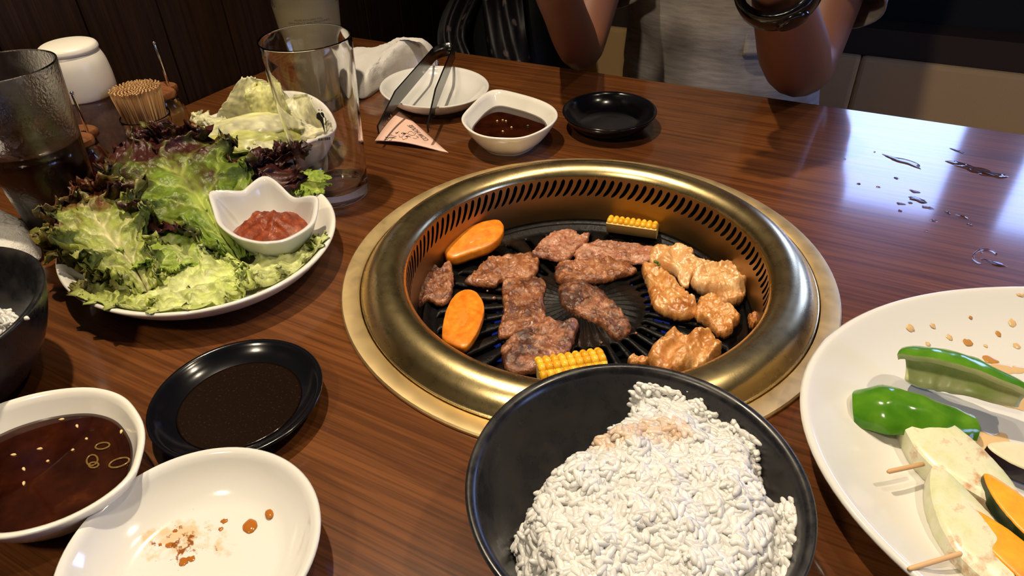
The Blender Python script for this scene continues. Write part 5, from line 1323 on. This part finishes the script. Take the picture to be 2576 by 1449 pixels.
# clothing
def tube_rings(cs, n=40, seed=0, amp=.004):
    rings = []
    for i, (c, rx, ry, ax) in enumerate(cs):
        ax = Vector(ax).normalized(); a = ax.cross(Vector((0, 1, 0.001))); a.normalize(); b_ = ax.cross(a)
        ring = []
        for k in range(n):
            q = 2*pi*k/n; p = Vector(c) + a * cos(q) * rx + b_ * sin(q) * ry
            f_ = noise.noise(Vector((p.x * 14 + p.z * 9, p.y * 14, p.z * 16 + seed))) + .5 * noise.noise(Vector((p.x * 40 + p.z * 25, p.y * 30, seed)))
            ring.append(p + (p - Vector(c)).normalized() * amp * f_)
        rings.append(ring)
    return rings
cs = []
for z, y, rx, ry in ((-.235, .735, .165, .135), (-.20, .735, .168, .138), (-.14, .735, .160, .135), (-.08, .73, .152, .132), (-.02, .725, .150, .132), (.04, .72, .155, .135), (.10, .715, .166, .138), (.16, .71, .178, .135), (.21, .705, .186, .125), (.25, .70, .180, .108), (.285, .698, .150, .085), (.31, .695, .105, .07), (.328, .692, .075, .064)):
    cs.append(((px0, y, Z(z)), rx, ry, (0, 0, 1)))
fine = []
for i in range(len(cs) - 1):
    for k in range(4):
        f_ = k / 4; a, b_ = cs[i], cs[i + 1]; fine.append((tuple(lerp(x, y, f_) for x, y in zip(a[0], b_[0])), lerp(a[1], b_[1], f_), lerp(a[2], b_[2], f_), (0, 0, 1)))
fine.append(cs[-1])
shirt = part('t_shirt', MB().loft(tube_rings(fine, 72, 1, .010), False, False), M_('shirt_grey'), pe, label='grey T-shirt')
mod(shirt, 'SOLIDIFY', thickness=.002, offset=1)
for sg in (1, -1):
    el, wr, sh, ua = arms[sg]; up3 = lambda v: Vector((v.x, v.y, Z(v.z)))
    path = [sh + Vector((-sg * .03, 0, .012)), sh + Vector((sg * .012, -.008, -.002)), sh.lerp(ua, .55) + Vector((sg * .004, 0, 0)), ua.lerp(el, .08), ua.lerp(el, .42)]
    rr = [.068, .068, .064, .062, .064]; pts = catmull([up3(p) for p in path], 6); out = []
    for i, p in enumerate(pts):
        tn = (pts[min(i + 1, len(pts) - 1)] - pts[max(i - 1, 0)]).normalized(); u = i / (len(pts) - 1) * 4; k = min(int(u), 3)
        out.append((tuple(p), lerp(rr[k], rr[k + 1], u - k), lerp(rr[k], rr[k + 1], u - k) * .92, tuple(tn)))
    o = part('sleeve', MB().loft(tube_rings(out, 44, 3 + sg, .006), False, False), M_('shirt_grey'), shirt); mod(o, 'SOLIDIFY', thickness=.0025, offset=1)
pk = [(0.015, .595, .03), (0.085, .625, .03), (0.085, .627, -.06), (0.05, .605, -.075), (0.015, .597, -.06)]
mb = MB(); rows = []
for v in range(9):
    row = []
    for u in range(9):
        x = lerp(-.012, .040, u / 8); z = lerp(.042, -.015, v / 8)
        ang = (x - px0) / .155; y = .722 - .137 * cos(math.asin(max(-1, min(1, ang)))) - .0015
        row.append(Vector((x, y, Z(z))))
    rows.append(row)
o = part('chest_pocket', MB().grid(rows), M_('shirt_grey'), shirt, label='patch pocket'); mod(o, 'SOLIDIFY', thickness=.003, offset=0)
tv_ = [(px0, .74, Z(-.24), .120)]; te = []
for sg in (1, -1):
    k = len(tv_); tv_ += [(px0 + sg * .09, .70, Z(-.215), .092), (px0 + sg * .13, .36, Z(-.20), .072), (px0 + sg * .13, .42, Z(-.58), .056)]; te += [(0, k), (k, k + 1), (k + 1, k + 2)]
skin_mesh('trousers', tv_, te, M_('trousers'), pe, label='dark trousers')
for sg in (1, -1):
    c = Vector((px0 + sg * .13, .33, 0.035)); part('shoe', MB().loft(tube_rings([((c.x, .45, .035), .02, .02, (0, -1, 0)), ((c.x, .44, .042), .038, .04, (0, -1, 0)), ((c.x, .36, .045), .044, .042, (0, -1, 0)), ((c.x, .26, .035), .046, .033, (0, -1, 0)), ((c.x, .20, .028), .036, .024, (0, -1, 0)), ((c.x, .185, .024), .015, .012, (0, -1, 0))], 24, 0, 0)), M_('black_rubber'), pe)
# wristband on the left wrist
el, wr, _, _ = arms[1]; wr3 = Vector((wr.x, wr.y, Z(wr.z))); el3 = Vector((el.x, el.y, Z(el.z))); ax = (wr3 - el3).normalized(); a = ax.cross(Vector((0, 0, 1))).normalized(); b_ = ax.cross(a)
wc = wr3 - ax * .006; rings = []
prof = [(0.0, -.014), (.005, -.0135), (.0075, -.009), (.008, 0), (.0075, .009), (.005, .0135), (0, .014), (-.0015, 0)]
for k in range(40):
    q = 2*pi*k/40; rd = a * cos(q) + b_ * sin(q)
    rings.append([wc + rd * (.0305 + pr) + ax * h for pr, h in prof])
rings.append(rings[0]); wb = thing('wristband', 'glossy black wristband on the seated person', 'wristband', wc)
part('band', MB().grid([r + [r[0]] for r in rings]), M_('black_rubber'), wb)
rd = (a * cos(2.2) + b_ * sin(2.2)); t2 = ax.cross(rd)
rr_ = []
for h, s_ in ((.002, .9), (.006, 1), (.0085, .9), (.009, .6)):
    rr_.append([wc + rd * (.031 + h) + (ax * cos(q) * .011 + t2 * sin(q) * .014) * s_ for q in [2*pi*k/20 for k in range(20)]])
part('watch_face', MB().loft(rr_), M_('black_rubber'), wb)
# head details
hc = Vector((px0, .65, Z(.49)))
hr = []
for ph in range(0, 13):
    a = -0.25 + (pi / 2 + .25) * ph / 12; hr.append([hc + Vector((cos(q) * cos(a) * .098, .012 + sin(q) * cos(a) * .108, .025 + sin(a) * .112 + (.045 if sin(q) < -.25 and ph < 5 else 0) * (5 - ph) / 5)) for q in [2*pi*k/40 for k in range(40)]])
part('hair', MB().loft(hr, False, True), M_('hair'), pe, label='short dark hair')
for sg in (1, -1):
    ec = hc + Vector((sg * .031, -.072, .004)); part('eye', lathe([(0, .007), (.0075, .005), (.0105, 0), (.0075, -.005), (0, -.007)], ec, 16), M_('eye_white'), pe)
    part('iris', lathe([(0, .0045), (.004, .002), (.0045, 0), (.004, -.002), (0, -.0045)], ec + Vector((0, -.0085, 0)), 12), M_('iris'), pe)
    c = hc + Vector((sg * .088, .01, -.005)); part('ear', MB().loft(tube_rings([((c.x, c.y, c.z), .012, .03, (1, 0, 0)), ((c.x + sg * .008, c.y + .004, c.z), .018, .034, (1, 0, 0)), ((c.x + sg * .014, c.y + .008, c.z), .012, .026, (1, 0, 0))], 20, 0, 0)), M_('skin'), pe)
part('nose', MB().tube([hc + Vector((0, -.080, .012)), hc + Vector((0, -.092, -.008)), hc + Vector((0, -.102, -.026)), hc + Vector((0, -.084, -.036))], [.006, .009, .014, .009], 12), M_('skin'), pe)
part('mouth', MB().tube([hc + Vector((-.024, -.068, -.056)), hc + Vector((-.01, -.079, -.054)), hc + Vector((.01, -.079, -.054)), hc + Vector((.024, -.068, -.056))], [.002, .006, .006, .002], 10), M_('lips'), pe)

# ------------------------------------------------------------------ bag on the bench
bgc = Vector((-0.455, .735, 0.431)); bg_ = thing('shoulder_bag', 'black bag with a dark floral scarf on the bench by the wall', 'bag', bgc)
rings = []
for z, sx, sy in ((0, .085, .10), (.01, .105, .125), (.08, .115, .135), (.18, .112, .12), (.27, .10, .085), (.33, .085, .04), (.345, .075, .015)):
    rings.append([bgc + Vector((math.copysign(abs(cos(q)) ** .6, cos(q)) * sx, math.copysign(abs(sin(q)) ** .6, sin(q)) * sy, z + .012 * noise.noise(Vector((cos(q), sin(q), z * 9))))) for q in [2*pi*k/40 for k in range(40)]])
part('bag_body', MB().loft(rings), M_('bag_black'), bg_)
part('handle', MB().tube([bgc + Vector((.07 * cos(q), .0, .33 + .16 * sin(q))) for q in [pi * k / 20 for k in range(21)]], .008, 8), M_('bag_black'), bg_)
def scarf(path, w_, seed):
    pts = catmull([bgc + Vector(p) for p in path], 8); rows = []
    for i, p in enumerate(pts):
        tn = (pts[min(i + 1, len(pts) - 1)] - pts[max(i - 1, 0)]).normalized(); sd = tn.cross(Vector((.3, -1, .2))).normalized(); nr_ = sd.cross(tn)
        rows.append([p + sd * (w_ * (j / 10 - .5)) + nr_ * (.010 * sin(j * 1.3 + i * .25 + seed) + .006 * noise.noise(Vector((i * .3, j * .4, seed)))) for j in range(11)])
    o = part('scarf', MB().grid(rows), M_('floral'), bg_, label='dark scarf with pale floral print'); mod(o, 'SOLIDIFY', thickness=.002)
scarf([(.0, -.03, .36), (.04, -.11, .29), (.075, -.15, .20), (.10, -.155, .12)], .07, 1)
scarf([(-.03, -.03, .345), (-.045, -.13, .26), (-.02, -.155, .20)], .05, 4)
